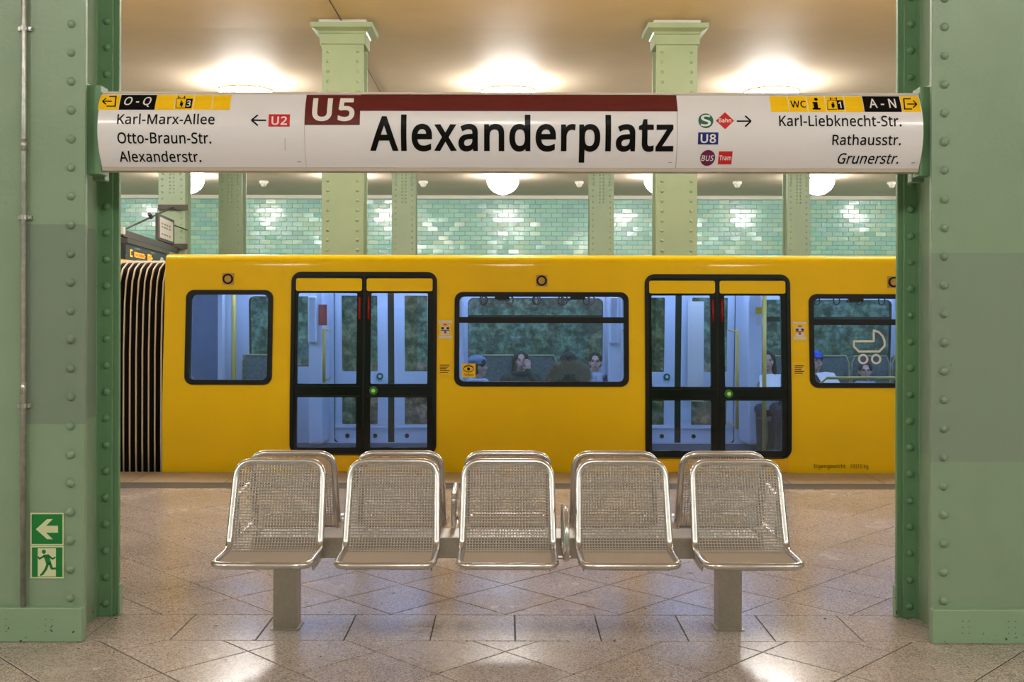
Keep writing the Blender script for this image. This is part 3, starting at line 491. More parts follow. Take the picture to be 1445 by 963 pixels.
for k in range(20):
    bm = bmesh.new(); lay = bm.loops.layers.float_color.new('tint'); tile(bm, lay, 0, 0, tint())
    for v in bm.verts: v.co.y -= WALL
    bmesh.ops.recalc_face_normals(bm, faces=bm.faces)
    me = bpy.data.meshes.new('wall_tile'); bm.to_mesh(me); bm.free(); me.materials.append(MAT['tile']); variants.append(me)
bm = bmesh.new(); lay = bm.loops.layers.float_color.new('tint'); nt_ = 0
for r in range(0, 40):
    cz = 5.60 - TH / 2 - r * TH
    if cz < -1.2: break
    for k in range(-41, 42):
        cx = k * TW + (TW / 2 if r % 2 else 0)
        if abs(cx) > 15.8: continue
        px = 717 + cx * F / WALL
        if r < 11 and 590 < px < 1100 and nt_ < 298:
            o = link('wall_tile', random.choice(variants), wf); o.location = (cx, WALL, cz); nt_ += 1
        else: tile(bm, lay, cx, cz, tint())
bmesh.ops.recalc_face_normals(bm, faces=bm.faces)
o = fin('tiles', bm, 'tile', wf); o['kind'] = 'stuff'

# ------------------------------------------------------------------ ceiling lamps
def lamp_proto():
    root = empty('ceiling_lamp')
    bm = bmesh.new(); lathe(bm, [(0.495, 0.02), (0.512, 0.018), (0.518, 0.0), (0.512, -0.018), (0.495, -0.02), (0.49, 0.0), (0.495, 0.02)], 0, 0, 32); fin('rim', bm, 'brass', root, True)
    bm = bmesh.new(); lathe(bm, [(0.47, 0.20), (0.49, 0.0), (0.50, -0.012)] + [(0.505 * math.cos(a), -0.012 - 0.47 * math.sin(a)) for a in [i * PI / 20 for i in range(1, 10)]] + [(0, -0.50)], 0, 0, 32); fin('glass_bowl', bm, 'lamp_glass', root, True)
    return root
def dup(root, loc, rot=None):
    r = root.copy(); COL.objects.link(r); r.location = loc
    if rot: r.rotation_euler = rot
    for ch in list(root.children):
        c_ = ch.copy(); COL.objects.link(c_); c_.parent = r; c_.matrix_parent_inverse = ch.matrix_parent_inverse
        for g_ in ch.children:
            d_ = g_.copy(); COL.objects.link(d_); d_.parent = c_
    return r
LP = lamp_proto(); first = True
lamp_lab = {(33.2, -2): 'glowing bowl lamp beside the riveted column above the framed notice', (33.2, 0): 'glowing bowl lamp seen whole below the middle of the station sign',
            (33.2, 1): 'glowing bowl lamp half hidden behind the right middle column', (33.2, 2): 'glowing bowl lamp right of the rightmost background column',
            (33.2, -1): 'glowing bowl lamp hidden behind the left middle column',
            (19.9, 0): 'ceiling lamp whose rim shows above the middle of the station sign', (19.9, -1): 'ceiling lamp whose rim shows above the left panel of the station sign',
            (19.9, 1): 'ceiling lamp whose rim shows above the right panel of the station sign'}
for Y in (33.2, 19.9, 12.2, -1.06):
    for k in (-3, -2, -1, 0, 1, 2, 3):
        if Y == 19.9 and abs(k) > 2: continue
        x = k * 4.92 + (-0.17 if Y == 33.2 else 0)
        loc = (x, Y, CZ(Y) - (0.155 if Y == 19.9 else 0.10))
        if first: LP.location = loc; o = LP; first = False
        else: o = dup(LP, loc)
        lb = lamp_lab.get((Y, k))
        if lb: tag(o, lb, 'lamp', 'bowl lamps on the station ceiling')
        else: tag(o, 'white bowl ceiling lamp outside the view of the photograph', 'lamp', 'bowl lamps outside the view')

FP = empty('ceiling_fitting')
bm = bmesh.new(); lathe(bm, [(0.0, 0.0), (0.14, 0.0), (0.15, -0.06), (0.13, -0.09)], 0, 0, 16); fin('base_plate', bm, 'cornice', FP, True)
bm = bmesh.new(); lathe(bm, [(0.10, -0.08), (0.10, -0.13), (0.06, -0.19), (0.0, -0.20)], 0, 0, 16); fin('cap', bm, 'wood_cap', FP, True)
for i, (px, lb) in enumerate(((372, 'between the first two background columns'), (597, 'left of the lamp in the middle'), (817, 'right of the lamp in the middle'), (1040, 'right of the right middle column'), (1258, 'at the edge of the right front column'))):
    Y = 34.6; loc = (X_(px, Y), Y, CZ(Y))
    if i == 0: FP.location = loc; o = FP
    else: o = dup(FP, loc)
    tag(o, 'small white round ceiling fitting ' + lb, 'ceiling fitting', 'small round fittings on the far ceiling')

bm = bmesh.new(); tube(bm, [(-2.49, y, CZ(y) - .012) for y in (4, 10, 15, 16.3, 18, 20, 23, 26.4)], .010, 6)
tag(fin('ceiling_cable', bm, 'dark_metal', None, True), 'thin dark cable running along the ceiling past the left middle column', 'cable')
# ------------------------------------------------------------------ columns
def dome_mesh(name, r, h, m, n=10, axis='-Y', rings=3):
    bm = bmesh.new(); lathe(bm, [(r * math.cos(i * PI / 2 / rings), h * math.sin(i * PI / 2 / rings)) for i in range(rings)] + [(0, h)], 0, 0, n)
    for v in bm.verts: v.co = Vector((v.co.x, -v.co.z, v.co.y))
    bmesh.ops.recalc_face_normals(bm, faces=bm.faces)
    me = bpy.data.meshes.new(name); bm.to_mesh(me); bm.free(); me.materials.append(MAT[m])
    for f in me.polygons: f.use_smooth = True
    return me
def near_column(s, label, pm):
    root = empty('steel_column', (s * 2.44, 5.56, 0)); tag(root, label, 'column', 'riveted steel columns in front')
    a, b = sorted((s * 2.126, s * 2.76)); fp = boxo('front_plate', pm, root, a, b, 5.34, 5.37, 0.0, 5.80, bevel=0.004, seg=2)
    a, b = sorted((s * 2.216, s * 2.66)); boxo('web', pm, root, a, b, 5.37, 5.745, 0.0, 5.80)
    a, b = sorted((s * 2.111, s * 2.77)); rp = boxo('rear_plate', 'green_deep', root, a, b, 5.765, 5.795, 0.0, 5.80, bevel=0.003)
    a, b = sorted((s * 2.137, s * 2.24)); boxo('angle_bar', 'green_deep', root, a, b, 5.745, 5.767, 0.0, 5.80, bevel=0.004)
    bm = bmesh.new(); prism(bm, [(s * 2.216, 5.745), (s * 2.205, 5.745), (s * 2.212, 5.72), (s * 2.216, 5.715)], 0, 5.8, 'Z'); fin('weld', bm, 'green_deep', root)
    a, b = sorted((s * 2.122, s * 2.77)); pl = boxo('plinth', 'paint_plinth', root, a, b, 5.30, 5.345, 0.0, 0.172, bevel=0.006, seg=2)
    a, b = sorted((s * 2.10, s * 2.113)); boxo('base_angle', 'paint_plinth', root, a, b, 5.755, 5.80, 0, 0.17, bevel=0.003)
    # screw holes in the plinth
    bm = bmesh.new()
    for gx in (2.27, 2.50, 2.70):
        for i in range(2):
            for j in range(3):
                lathe(bm, [(0.003, 0), (0, 0.0012)], 0, 0, 6)
                vs = bm.verts[-7:]
                for v in vs: v.co = Vector((s * (gx + i * 0.033) + v.co.x, 5.2995 - v.co.z, 0.055 + j * 0.03 + v.co.y))
    bm.verts.ensure_lookup_table(); o = fin('screw_holes', bm, 'dark_metal', pl); o['kind'] = 'stuff'
    rf = dome_mesh('rivet', 0.0225, 0.020, pm); rr = dome_mesh('rivet', 0.021, 0.019, 'green_deep')
    bx = Vector(root.location)
    for k in range(-2, 21):
        y = (34 if s < 0 else 38) + 40.5 * k
        px = 100 if s < 0 else 1332
        o = link('rivet', rf, root); o.location = Vector((X_(px, 5.34, 433) , 5.34, Z_(y, 5.34, px))) - bx
        o.scale = [random.uniform(.94, 1.08)] * 3
    for k in range(-2, 23):
        y = (30 if s < 0 else 34) + 37.35 * k
        px = 150 if s < 0 else 1284.5
        if s * 0 + y > 860: break
        o = link('rivet', rr, root); o.location = Vector((X_(px, 5.745), 5.745, Z_(y, 5.745, px))) - bx
        o.scale = [random.uniform(.94, 1.08)] * 3
    bm = bmesh.new(); box(bm, s * 2.44 - .42, s * 2.44 + .42, 5.2, 5.92, 5.62, 5.74); fin('capital', bm, 'paint_far', root)
    return root
cl = near_column(-1, 'big green riveted steel column at the left, with exit sign and cable pipe', 'paint_left')
cr_ = near_column(1, 'big green riveted steel column at the right with a bare front', 'paint_right')

def far_column(x0, x1, Y, label, grid, ztop, group, dep=0.45, bars=True):
    cx = (x0 + x1) / 2; root = empty('steel_column', (cx, Y + dep / 2, 0)); tag(root, label, 'column', group)
    boxo('front_plate', 'paint_far', root, x0, x1, Y, Y + 0.03, 0 if Y > 20 else -1.15, ztop, bevel=0.005)
    boxo('web', 'paint_far', root, x0 + .055, x1 - .055, Y + .03, Y + dep - .03, 0 if Y > 20 else -1.15, ztop)
    boxo('rear_plate', 'paint_far', root, x0, x1, Y + dep - .03, Y + dep, 0 if Y > 20 else -1.15, ztop, bevel=0.005)
    bm = bmesh.new(); rv = []
    for k in range(int((ztop - 0.3) / 0.148)):
        for x in (x0 + .09, x1 - .09): rv.append((x, 0.3 + k * 0.148))
    if grid:
        for i in range(4):
            for j in range(10 if i in (1, 2) else 5): rv.append((cx + (i - 1.5) * 0.085 * (1 if abs(i - 1.5) < 1 else 1.5), 5.05 - j * 0.085))
    for x, z in rv:
        n0 = len(bm.verts); r = 0.027
        c = bm.verts.new((x, Y - 0.018, z)); R = [bm.verts.new((x + r * math.cos(a * PI / 4), Y, z + r * math.sin(a * PI / 4))) for a in range(8)]
        R2 = [bm.verts.new((x + .7 * r * math.cos(a * PI / 4), Y - 0.014, z + .7 * r * math.sin(a * PI / 4))) for a in range(8)]
        for a in range(8):
            bm.faces.new((R[a], R[(a + 1) % 8], R2[(a + 1) % 8], R2[a])); bm.faces.new((R2[a], R2[(a + 1) % 8], c))
    bmesh.ops.recalc_face_normals(bm, faces=bm.faces)
    o = fin('rivet_rows', bm, 'paint_far', root, True); o['kind'] = 'stuff'
    # capital: necking, cove, abacus, light top board
    cap = boxo('necking', 'paint_far', root, x0 - .03, x1 + .03, Y - .03, Y + dep + .03, ztop - .36, ztop - .20, bevel=0.01)
    bm = bmesh.new(); hw, hd = (x1 - x0) / 2, dep / 2; cy = Y + hd; rings = []
    for e, z in ((.035, ztop - .20), (.05, ztop - .17), (.14, ztop - .13), (.145, ztop - .06), (.10, ztop - .055)):
        rings.append([bm.verts.new((cx + sx * (hw + e), cy + sy * (hd + e), z)) for sx, sy in ((-1, -1), (1, -1), (1, 1), (-1, 1))])
    for A, B in zip(rings, rings[1:]):
        for i in range(4): bm.faces.new((A[i], A[(i + 1) % 4], B[(i + 1) % 4], B[i]))
    bm.faces.new(rings[0][::-1]); bm.faces.new(rings[-1]); bmesh.ops.recalc_face_normals(bm, faces=bm.faces)
    fin('capital', bm, 'paint_far', root)
    boxo('top_board', 'wood_cap', root, x0 - .04, x1 + .04, Y - .04, Y + dep + .04, ztop - .056, ztop + 0.005)
    return root
g2 = 'columns between the tracks behind the train'; g3 = 'slimmer columns on the far platform'
far_column(X_(453.5, 15.84), X_(512.5, 15.84), 15.84, 'green riveted column with capital behind the U5 lettering of the sign', False, CZ(16) - .005, g2)
far_column(X_(925.4, 15.84), X_(983.5, 15.84), 15.84, 'green riveted column with capital behind the end of the Alexanderplatz lettering', False, CZ(16) - .005, g2)
far_column(X_(308, 26.5), X_(341, 26.5), 26.5, 'slim riveted column just right of the column with the framed notice', True, CZ(26.5) - .005, g3)
far_column(X_(552.6, 26.5), X_(586.5, 26.5), 26.5, 'slim riveted column right of the left middle column', True, CZ(26.5) - .005, g3)
far_column(X_(831.5, 26.5), X_(866, 26.5), 26.5, 'slim riveted column between the middle lamp and the right middle column', True, CZ(26.5) - .005, g3)
far_column(X_(1110.5, 26.5), X_(1143, 26.5), 26.5, 'slim riveted column above the second train door', True, CZ(26.5) - .005, g3)
far_column(X_(223, 24.4), X_(261, 24.4), 24.4, 'riveted column carrying the departure board arm at far left', True, CZ(24.4) - .005, g3)

# ------------------------------------------------------------------ cable pipe and exit signs on the left column
pr = empty('cable_pipe', (X_(31, 5.3), 5.31, 0)); tag(pr, 'thin galvanised cable pipe running up the left green column', 'pipe')
px_ = X_(31, 5.3); bm = bmesh.new(); tube(bm, [(px_, 5.318, 0.172), (px_, 5.318, 2.6), (px_, 5.318, 5.7)], 0.0135, 12); fin('tube', bm, 'galv', pr, True)
for y in (40, 307, 573):
    z = Z_(y, 5.32, 31); bm = bmesh.new(); tube(bm, [(px_, 5.318, z - .011), (px_, 5.318, z + .011)], 0.0175, 12); box(bm, px_ - .035, px_ + .035, 5.326, 5.34, z - .01, z + .01)
    c = fin('clamp', bm, 'galv', pr); bm = bmesh.new(); tube(bm, [(px_ + .027, 5.33, z), (px_ + .027, 5.318, z)], 0.006, 6); fin('screw', bm, 'steel', c)
for y in (205, 548): # pipe couplings
    z = Z_(y, 5.32, 31); bm = bmesh.new(); tube(bm, [(px_, 5.318, z - .03), (px_, 5.318, z + .03)], 0.0155, 12); fin('coupling', bm, 'galv', pr, True)
ES = lambda z: 5.338
def ep(cx, cy):                 # crop pixels of the exit signs -> x, z on the column face
    px, py = cx / 2.653, 600 + cy / 2.653; return ((U(px, py)[0] - VX) * 5.338 / F, EYE - (U(px, py)[1] - VY) * 5.338 / F)
def sign_square(name, label, y0, y1):
    (x0, z1), (x1, z0) = ep(115, y0), ep(239, y1)
    o = boxo(name, 'exit_pale', None, x0, x1, 5.334, 5.339, z0, z1); tag(o, label, 'exit sign', 'green escape route signs'); return o
s1 = sign_square('exit_sign', 'green square sign with a pale arrow pointing left on the left column', 329, 450)
s2 = sign_square('exit_sign', 'green square sign with a running figure in a doorway on the left column', 452, 574)
def ES2(z): return 5.334
def poly(pts): return [ep(*p) for p in pts]
draw('green_field', [poly([(120, 334), (235, 334), (235, 445), (120, 445)])], 0.0006, ES2, 'exit_green', s1)
draw('arrow', [poly([(136, 390), (178, 352), (199, 352), (174, 377), (219, 377), (219, 403), (174, 403), (199, 427), (178, 427)])], 0.0012, ES2, 'exit_pale', s1)
draw('green_field', [poly([(121, 458), (235, 458), (235, 569), (121, 569)])], 0.0006, ES2, 'exit_green', s2)
draw('doorway', [poly([(143, 461), (211, 461), (211, 567), (143, 567)])], 0.0012, ES2, 'exit_pale', s2)
def pb(a, b, wd): return bar(ep(*a), ep(*b), wd * 5.338 / F / 2.653)
ex, ez = ep(166, 474)
draw('running_figure', [disc(ex, ez, 0.0105, 16), poly([(163, 486), (184, 484), (194, 516), (176, 522)]), pb((170, 489), (150, 500), 7), pb((151, 503), (144, 492), 6), pb((182, 488), (200, 502), 7), pb((199, 501), (210, 494), 6),
     pb((182, 517), (172, 542), 10), pb((173, 540), (160, 558), 9), pb((163, 557), (152, 562), 7), pb((188, 515), (196, 538), 10), pb((195, 538), (217, 536), 8), pb((216, 532), (222, 544), 7)], 0.0018, ES2, 'exit_green', s2)

# ------------------------------------------------------------------ station sign
SZ0, SZ1 = Z_(242.3, 5.42), Z_(130.6, 5.42); SM = (SZ0 + SZ1) / 2; SH = (SZ1 - SZ0) / 2
def SY(z): return 5.345 + 0.075 * ((z - SM) / SH) ** 2
def SG(px, py):
    ux, uy = U(px, py); Y = 5.36
    for _ in range(4): z = EYE - (uy - VY) * Y / F; Y = SY(z)
    return ((ux - VX) * Y / F, z)
SC = [SM + SH * t / 8 for t in range(-7, 8)]
sg = empty('station_sign', (0, 5.45, SM)); tag(sg, 'long white curved station name sign lettered Alexanderplatz between the green columns', 'sign')
SX0, SX1 = SG(137.5, 190)[0], SG(1303, 190)[0]
bm = bmesh.new()
pts = [(SY(SM + SH * t / 10) + 0.010, SM + SH * t / 10) for t in range(-10, 11)] + [(5.565 - 0.075 * (t / 10) ** 2, SM + SH * t / 10) for t in range(10, -11, -1)]
prism(bm, pts, SX0 + .003, SX1 - .003, 'X'); fin('housing', bm, 'sign_trim', sg)
zt, zb = SG(717, 133.8)[1], SG(717, 236.8)[1]
xa, xb = SG(429.6, 185)[0], SG(956, 185)[0]
for x0, x1 in ((SX0, xa - .001), (xa + .001, xb - .001), (xb + .001, SX1)):
    plate('sign_panel', [(x0, zb), (x1, zb), (x1, zt), (x0, zt)], [], 0.0, -0.008, SY, 'sign_white', sg, SC)
plate('top_rail', [(SX0, zt + .001), (SX1, zt + .001), (SX1, SZ1), (SX0, SZ1)], [], 0.004, -0.02, SY, 'sign_trim', sg, [(zt + SZ1) / 2])
plate('bottom_rail', [(SX0, SZ0), (SX1, SZ0), (SX1, zb - .0015), (SX0, zb - .0015)], [], 0.005, -0.02, SY, 'sign_trim', sg, [(zb + SZ0) / 2])
def SR(x0, y0, x1, y1):
    ym = (y0 + y1) / 2; a, b = SG(x0, ym)[0], SG(x1, ym)[0]; xm = (x0 + x1) / 2; return (a, SG(xm, y1)[1], b, SG(xm, y0)[1])
def srect(x0, y0, x1, y1): r = SR(x0, y0, x1, y1); return [(r[0], r[1]), (r[2], r[1]), (r[2], r[3]), (r[0], r[3])]
PXS = 5.36 / F
def D(name, polys, m, d=0.001, label=None):
    o = draw(name, polys, d, SY, m, sg, SC)
    if label: o['label'] = label
def T(s, x0, y0, x1, y1, m='print_black', bold=0.009, shear=0.0, d=0.002, space=1.0):
    text(s, SR(x0, y0, x1, y1), d, SY, m, sg, SC, bold, shear, space, 'lettering', 'lettering ' + s)
ql = lambda a, b, wd: bar(SG(*a), SG(*b), wd * PXS)
for x0, x1 in ((140, 168.3), (220, 246.8), (247.8, 273), (274, 299.4), (300.4, 325.4)): D('yellow_field', [srect(x0, 134, x1, 155)], 'print_yellow')
D('black_field', [srect(169.3, 134, 219.6, 155)], 'print_black')
T('O - Q', 175.5, 137, 213.5, 151, 'print_white', 0.008, 0.15)
D('exit_symbol', [ql((145, 143), (158, 143), 1.8), ql((145, 143), (150, 138.5), 1.8), ql((145, 143), (150, 147.5), 1.8), ql((154.5, 136.2), (165, 136.2), 1.8), ql((164, 136.2), (162.5, 150), 1.8), ql((150.5, 150), (163.5, 150), 1.8)], 'print_black', 0.0018)
def lift(x, y, digit):
    D('lift_symbol', [ql((x, y + 3), (x + 13, y + 3), .8), ql((x, y + 3), (x - .3, y + 16), .8), ql((x - .3, y + 16), (x + 13, y + 16), 1.0), disc(*SG(x + 7.4, y + 6.8), 1.3 * PXS, 12), srect(x + 5.2, y + 8, x + 9.6, y + 12.6), srect(x + 6.6, y + 12, x + 8.4, y + 14.6),
        srect(x + 13.2, y + 3, x + 22.4, y + 16.4), ql((x + 3, y + 1), (x + 7, y + 1), .8), ql((x + 3.5, y - 1), (x + 3.5, y + 3), 1.4), ql((x + 9, y + 1), (x + 13, y + 1), .8), ql((x + 12, y - 1), (x + 12, y + 3), 1.4)], 'print_black', 0.0018)
    T(digit, x + 14.8, y + 5.2, x + 20.4 - (1.5 if digit == '1' else 0), y + 14.2, 'print_white', 0.014, d=0.0028)
lift(248.8, 136.5, '3')
T('Karl-Marx-Allee', 165.6, 160.6, 303, 175.6); T('Otto-Braun-Str.', 165.8, 187, 298, 203); T('Alexanderstr.', 168.2, 213, 283.5, 229)
D('arrow', [ql((355, 169.7), (375.6, 169.9), 2.2), ql((355, 169.7), (364, 162.3), 2.2), ql((355, 169.7), (364, 177.3), 2.2)], 'print_black', 0.0018)
D('red_field', [srect(379, 161.4, 409, 178.8)], 'print_red'); T('U2', 383.2, 164.4, 405.2, 176.6, 'print_white', 0.016)
D('maroon_band', [srect(430.6, 134, 508.4, 176.4), srect(508.4, 134, 955.4, 157)], 'print_maroon', label='dark red band along the top of the middle panel')
T('U5', 440.8, 138.8, 500.5, 171.2, 'print_white', 0.022, space=1.06)
T('Alexanderplatz', 522, 162, 950.5, 229.6, 'print_black', 0.017)
gs = SG(996, 170.4); D('green_disc', [disc(*gs, 10.6 * PXS, 32)], 'print_green'); T('S', 989, 162.2, 1003, 178.4, 'print_white', 0.016)
D('red_diamond', [[SG(1023, 158.5), SG(1010, 170.5), SG(1023.3, 182.6), SG(1035.8, 170.5)]], 'print_red'); T('Bahn', 1014.4, 166.8, 1031.6, 173, 'print_white', 0.016)
D('arrow', [ql((1039.5, 171.1), (1059.6, 171.1), 2.0), ql((1059.6, 171.1), (1051.5, 163.6), 2.2), ql((1059.6, 171.1), (1051.5, 178.8), 2.2)], 'print_black', 0.0018)
D('blue_field', [srect(985, 187, 1013.6, 204)], 'print_blue'); T('U8', 988.6, 189.3, 1010.4, 202, 'print_white', 0.016)
D('purple_disc', [disc(*SG(998.6, 223), 10.6 * PXS, 32)], 'print_purple'); T('BUS', 989.6, 219.4, 1007, 227.4, 'print_white', 0.010, 0.15)
D('red_field', [srect(1013.7, 213.6, 1033, 232.2)], 'print_red'); T('Tram', 1015, 219.6, 1031.8, 226.4, 'print_white', 0.016)
for x0, x1 in ((1087, 1112), (1113, 1138.6), (1139.6, 1164.6), (1165.6, 1191.4), (1192.4, 1217.6), (1271.6, 1298)): D('yellow_field', [srect(x0, 136, x1, 158)], 'print_yellow')
D('black_field', [srect(1218.4, 136, 1270.8, 158)], 'print_black')
T('WC', 1115.4, 142.4, 1137.2, 152, bold=0.012); T('A - N', 1226, 139.6, 1264, 152.4, 'print_white', 0.010)
D('information_symbol', [disc(*SG(1151.2, 140.2), 2.6 * PXS, 16), srect(1148, 144, 1154, 154.6), srect(1146.4, 144, 1152, 146), srect(1146.4, 152.6, 1158, 154.8)], 'print_black', 0.0018)
lift(1168, 138.5, '1')
D('exit_symbol', [ql((1280, 147), (1293.5, 147), 1.8), ql((1293.5, 147), (1288.5, 142), 1.8), ql((1293.5, 147), (1288.5, 152), 1.8), ql((1274.5, 139.6), (1285, 139.6), 1.8), ql((1275, 139.6), (1276.4, 154), 1.8), ql((1275.5, 154), (1287, 154), 1.8)], 'print_black', 0.0018)
T('Karl-Liebknecht-Str.', 1099.4, 162.6, 1271.8, 178.6); T('Rathausstr.', 1174.6, 189.6, 1271.4, 205.2); T('Grunerstr.', 1182.2, 216.4, 1268.4, 231.6, shear=0.18)
D('scratch', [ql((402.3, 195), (402.4, 213), .5), ql((420, 228.6), (425, 228.6), .9), ql((943, 229.6), (948, 229.6), .7), ql((1286, 230), (1291, 230), .7)], 'print_grey', 0.0018)
for s, xe in ((-1, SX0), (1, SX1)):           # green brackets that hold the sign
    a, b = sorted((xe + s * 0.004, s * 2.150)); bm = bmesh.new(); box(bm, a, b - 0 if s > 0 else b, 5.365, 5.38, SZ0 - .02, SZ1 + .03)
    br = boxo('bracket', 'green_deep', sg, a, b, 5.40, 5.50, SZ0 - .02, SZ1 + .03, bevel=0.003); bm.free()
    a2, b2 = sorted((s * 2.150, s * 2.165)); boxo('bracket_flange', 'paint_plinth', br, a2, b2, 5.385, 5.51, SZ0 + .0, SZ1 + .045)
    for z in (SZ1 - .03, SZ0 + .05):
        bm = bmesh.new(); tube(bm, [(s * 2.145, 5.45, z), (s * 2.22, 5.45, z)], 0.014, 8); fin('bolt', bm, 'green_deep', br)
    a, b = sorted((s * 2.095, s * 2.16)); boxo('support_block', 'paint_left' if s < 0 else 'paint_right', sg, a, b, 5.52, 5.58, SZ0 - .038, SZ0 + .03, bevel=0.004)

# ------------------------------------------------------------------ bench of ten wire mesh seats
BY, PITCH = 5.573, 0.58
bench = empty('platform_bench', (0, BY, 0)); tag(bench, 'stainless steel platform bench with ten wire mesh seats back to back', 'bench')
HW = 0.2275
YF, YB, YT, ZF, ZB, ZT, RT = 4.973 - BY, 5.285 - BY, 5.425 - BY, 0.464, 0.470, 0.888, 0.0172
def roundcorner(p, a, b, r, n=5):
    """fillet at p between directions towards a and b"""
    p, a, b = Vector(p), Vector(a), Vector(b); u, v = (a - p).normalized(), (b - p).normalized()
    q0, q1 = p + u * r, p + v * r; out = []
    for i in range(n + 1):
        t = i / n; out.append((q0 * (1 - t) + p * t) * (1 - t) + (p * (1 - t) + q1 * t) * t)
    return out
HT = HW - 0.008
C = [(-HW, YF, ZF), (HW, YF, ZF), (HW, YB, ZB), (HT, YT, ZT), (-HT, YT, ZT), (-HW, YB, ZB)]
loop = []
for i, r in enumerate((.075, .075, .05, .085, .085, .05)): loop += roundcorner(C[i], C[i - 1], C[(i + 1) % 6], r, 7)
bm = bmesh.new(); tube(bm, loop, RT, 10, closed=True)
me_f = bpy.data.meshes.new('seat'); bm.to_mesh(me_f); bm.free(); me_f.materials.append(MAT['steel'])
for f in me_f.polygons: f.use_smooth = True
def side_path(n=7):            # profile of the wire shell in (y, z), front to top
    pts = [Vector((0, YF + .004, ZF + .006)), Vector((0, YF + .05, ZF - .001))] + roundcorner((0, YB, ZB - .006), (0, YF, ZF), (0, YT, ZT), .055, n) + [Vector((0, YT - .002, ZT - .01))]
    return pts
path = side_path()
L = [0]
for a, b in zip(path, path[1:]): L.append(L[-1] + (b - a).length)
def along(s):
    for i in range(len(path) - 1):
        if s <= L[i + 1] or i == len(path) - 2:
            t = (s - L[i]) / (L[i + 1] - L[i]); return path[i].lerp(path[i + 1], t)
def hwid(s):                   # clear half width inside the rounded tube corners
    d = min(s, L[-1] - s); r = 0.07; h = HW - 0.006 if s < L[-1] * .45 else HT - 0.006
    return h - (r - math.sqrt(max(0, r * r - (r - d) ** 2)) if d < r else 0)
WR = 0.0028; STEP = 0.0146
def wires(lo, hi, bm):
    for k in range(-14, 15):   # long wires
        x = k * STEP; ss = [s for s in sorted(set([lo, hi] + [q for q in L if lo < q < hi] + [lo + .02, lo + .05, hi - .02, hi - .05])) if hwid(s) >= abs(x) - 1e-4]
        if len(ss) < 2: continue
        tube(bm, [(x, along(s).y, along(s).z) for s in ss], WR, 4)
    for s in frange(lo + .004, hi, STEP):
        p = along(s); h = hwid(s)
        if h > 0.02: tube(bm, [(-h, p.y - .003, p.z + .002), (h, p.y - .003, p.z + .002)], WR, 4)
SB = L[4]
meshes = []
for nm, lo, hi in (('seat_mesh', 0.0, SB), ('backrest_mesh', SB, L[-1])):
    bm = bmesh.new(); wires(lo, hi, bm); me = bpy.data.meshes.new(nm); bm.to_mesh(me); bm.free(); me.materials.append(MAT['steel_wire']); meshes.append((nm, me))
bm = bmesh.new()              # two gusset plates under each seat
for x in (-HW + .02, HW - .02):
    prism(bm, [(-.115, .45), (-.115, .388), (-.28, .384), (-.37, .386), (-.42, .452), (-.30, .455)], x - .0025, x + .0025, 'X')
for y in (-.2, -.42): box(bm, -HW + .01, HW - .01, y - .009, y + .009, ZB - .034, ZB - .022)
me_g = bpy.data.meshes.new('gusset'); bm.to_mesh(me_g); bm.free(); me_g.materials.append(MAT['steel_brushed'])
for row in (0, 1):
    for k in range(-2, 3):
        o = link('seat', me_f, bench); o.location = (k * PITCH, 0, 0)
        if row: o.rotation_euler = (0, 0, PI)
        for nm, me in meshes: link(nm, me, o)
        link('gusset', me_g, o)
boxo('beam', 'steel_brushed', bench, -1.30, 1.30, BY - .115, BY + .12, .386, .492, bevel=0.004)
for s in (-1, 1):
    lx = X_(403 if s < 0 else 1031, 5.52)
    lg = boxo('leg', 'steel_brushed', bench, lx - .061, lx + .061, BY - .061, BY + .061, 0, .386, bevel=0.004, seg=2)
    bm = bmesh.new(); prism(bm, rrect(lx - .075, BY - .07, lx + .075, BY + .07, .01, 2), 0.0, .006, 'Z'); fin('foot_plate', bm, 'steel_brushed', lg)
for x, row in ((PITCH / 2 - .006, 0), (-PITCH / 2, 1), (-2.5 * PITCH, 1), (2.5 * PITCH, 1)):
    s = 1 if row == 0 else -1
    pp = [(x, BY - s * a, z) for a, z in ((.12, .66), (.38, .69), (.47, .62), (.49, .50), (.42, .445), (.14, .44))]
    lp = []
    for i in range(6): lp += roundcorner(pp[i], pp[i - 1], pp[(i + 1) % 6], .045, 4)
    bm = bmesh.new(); tube(bm, lp, .0135, 10, closed=True); ar = fin('armrest', bm, 'steel', bench, True)
    bm = bmesh.new(); tube(bm, [(x, BY - s * .14, .445), (x, BY - s * .09, .445)], .012, 8); tube(bm, [(x - .06, BY - s * .3, .436), (x + .03, BY - s * .3, .436)], .008, 6); fin('armrest_bracket', bm, 'steel_brushed', ar)

# ------------------------------------------------------------------ train
TY = 10.82
def YS(z): return 10.80 + (0.0 if z < 0.5 else 0.065 * (z - 0.5) ** 2 / 0.8 if z < 0.9 else 0.065 * (z - 0.7))
def TP(px, py):
    ux, uy = U(px, py); Y = TY
    for _ in range(3): z = EYE - (uy - VY) * Y / F; Y = YS(z)
    return ((ux - VX) * Y / F, z)
def TR(x0, y0, x1, y1):
    a = TP((x0), (y0 + y1) / 2)[0]; b = TP(x1, (y0 + y1) / 2)[0]; xm = (x0 + x1) / 2; return (a, TP(xm, y1)[1], b, TP(xm, y0)[1])
TC = [0.5, 0.6, 0.7, 0.8, 0.9, 0.95, 1.1, 1.25, 1.4, 1.55, 1.7, 1.85, 1.95]
YM = 12.12                                        # centre line; the far side mirrors the near one
def FS(z): return 2 * YM - YS(z)
TXA, TXB = TP(230.5, 500)[0], 8.6
train = empty('subway_train', (2.5, YM, 0)); tag(train, 'yellow underground train with black framed doors standing at the platform', 'train')
wins = [(263.5, 411, 383, 541.5), (643, 414, 885.5, 544), (1143.5, 417, 1386, 546), (1645, 420, 1765, 549)]
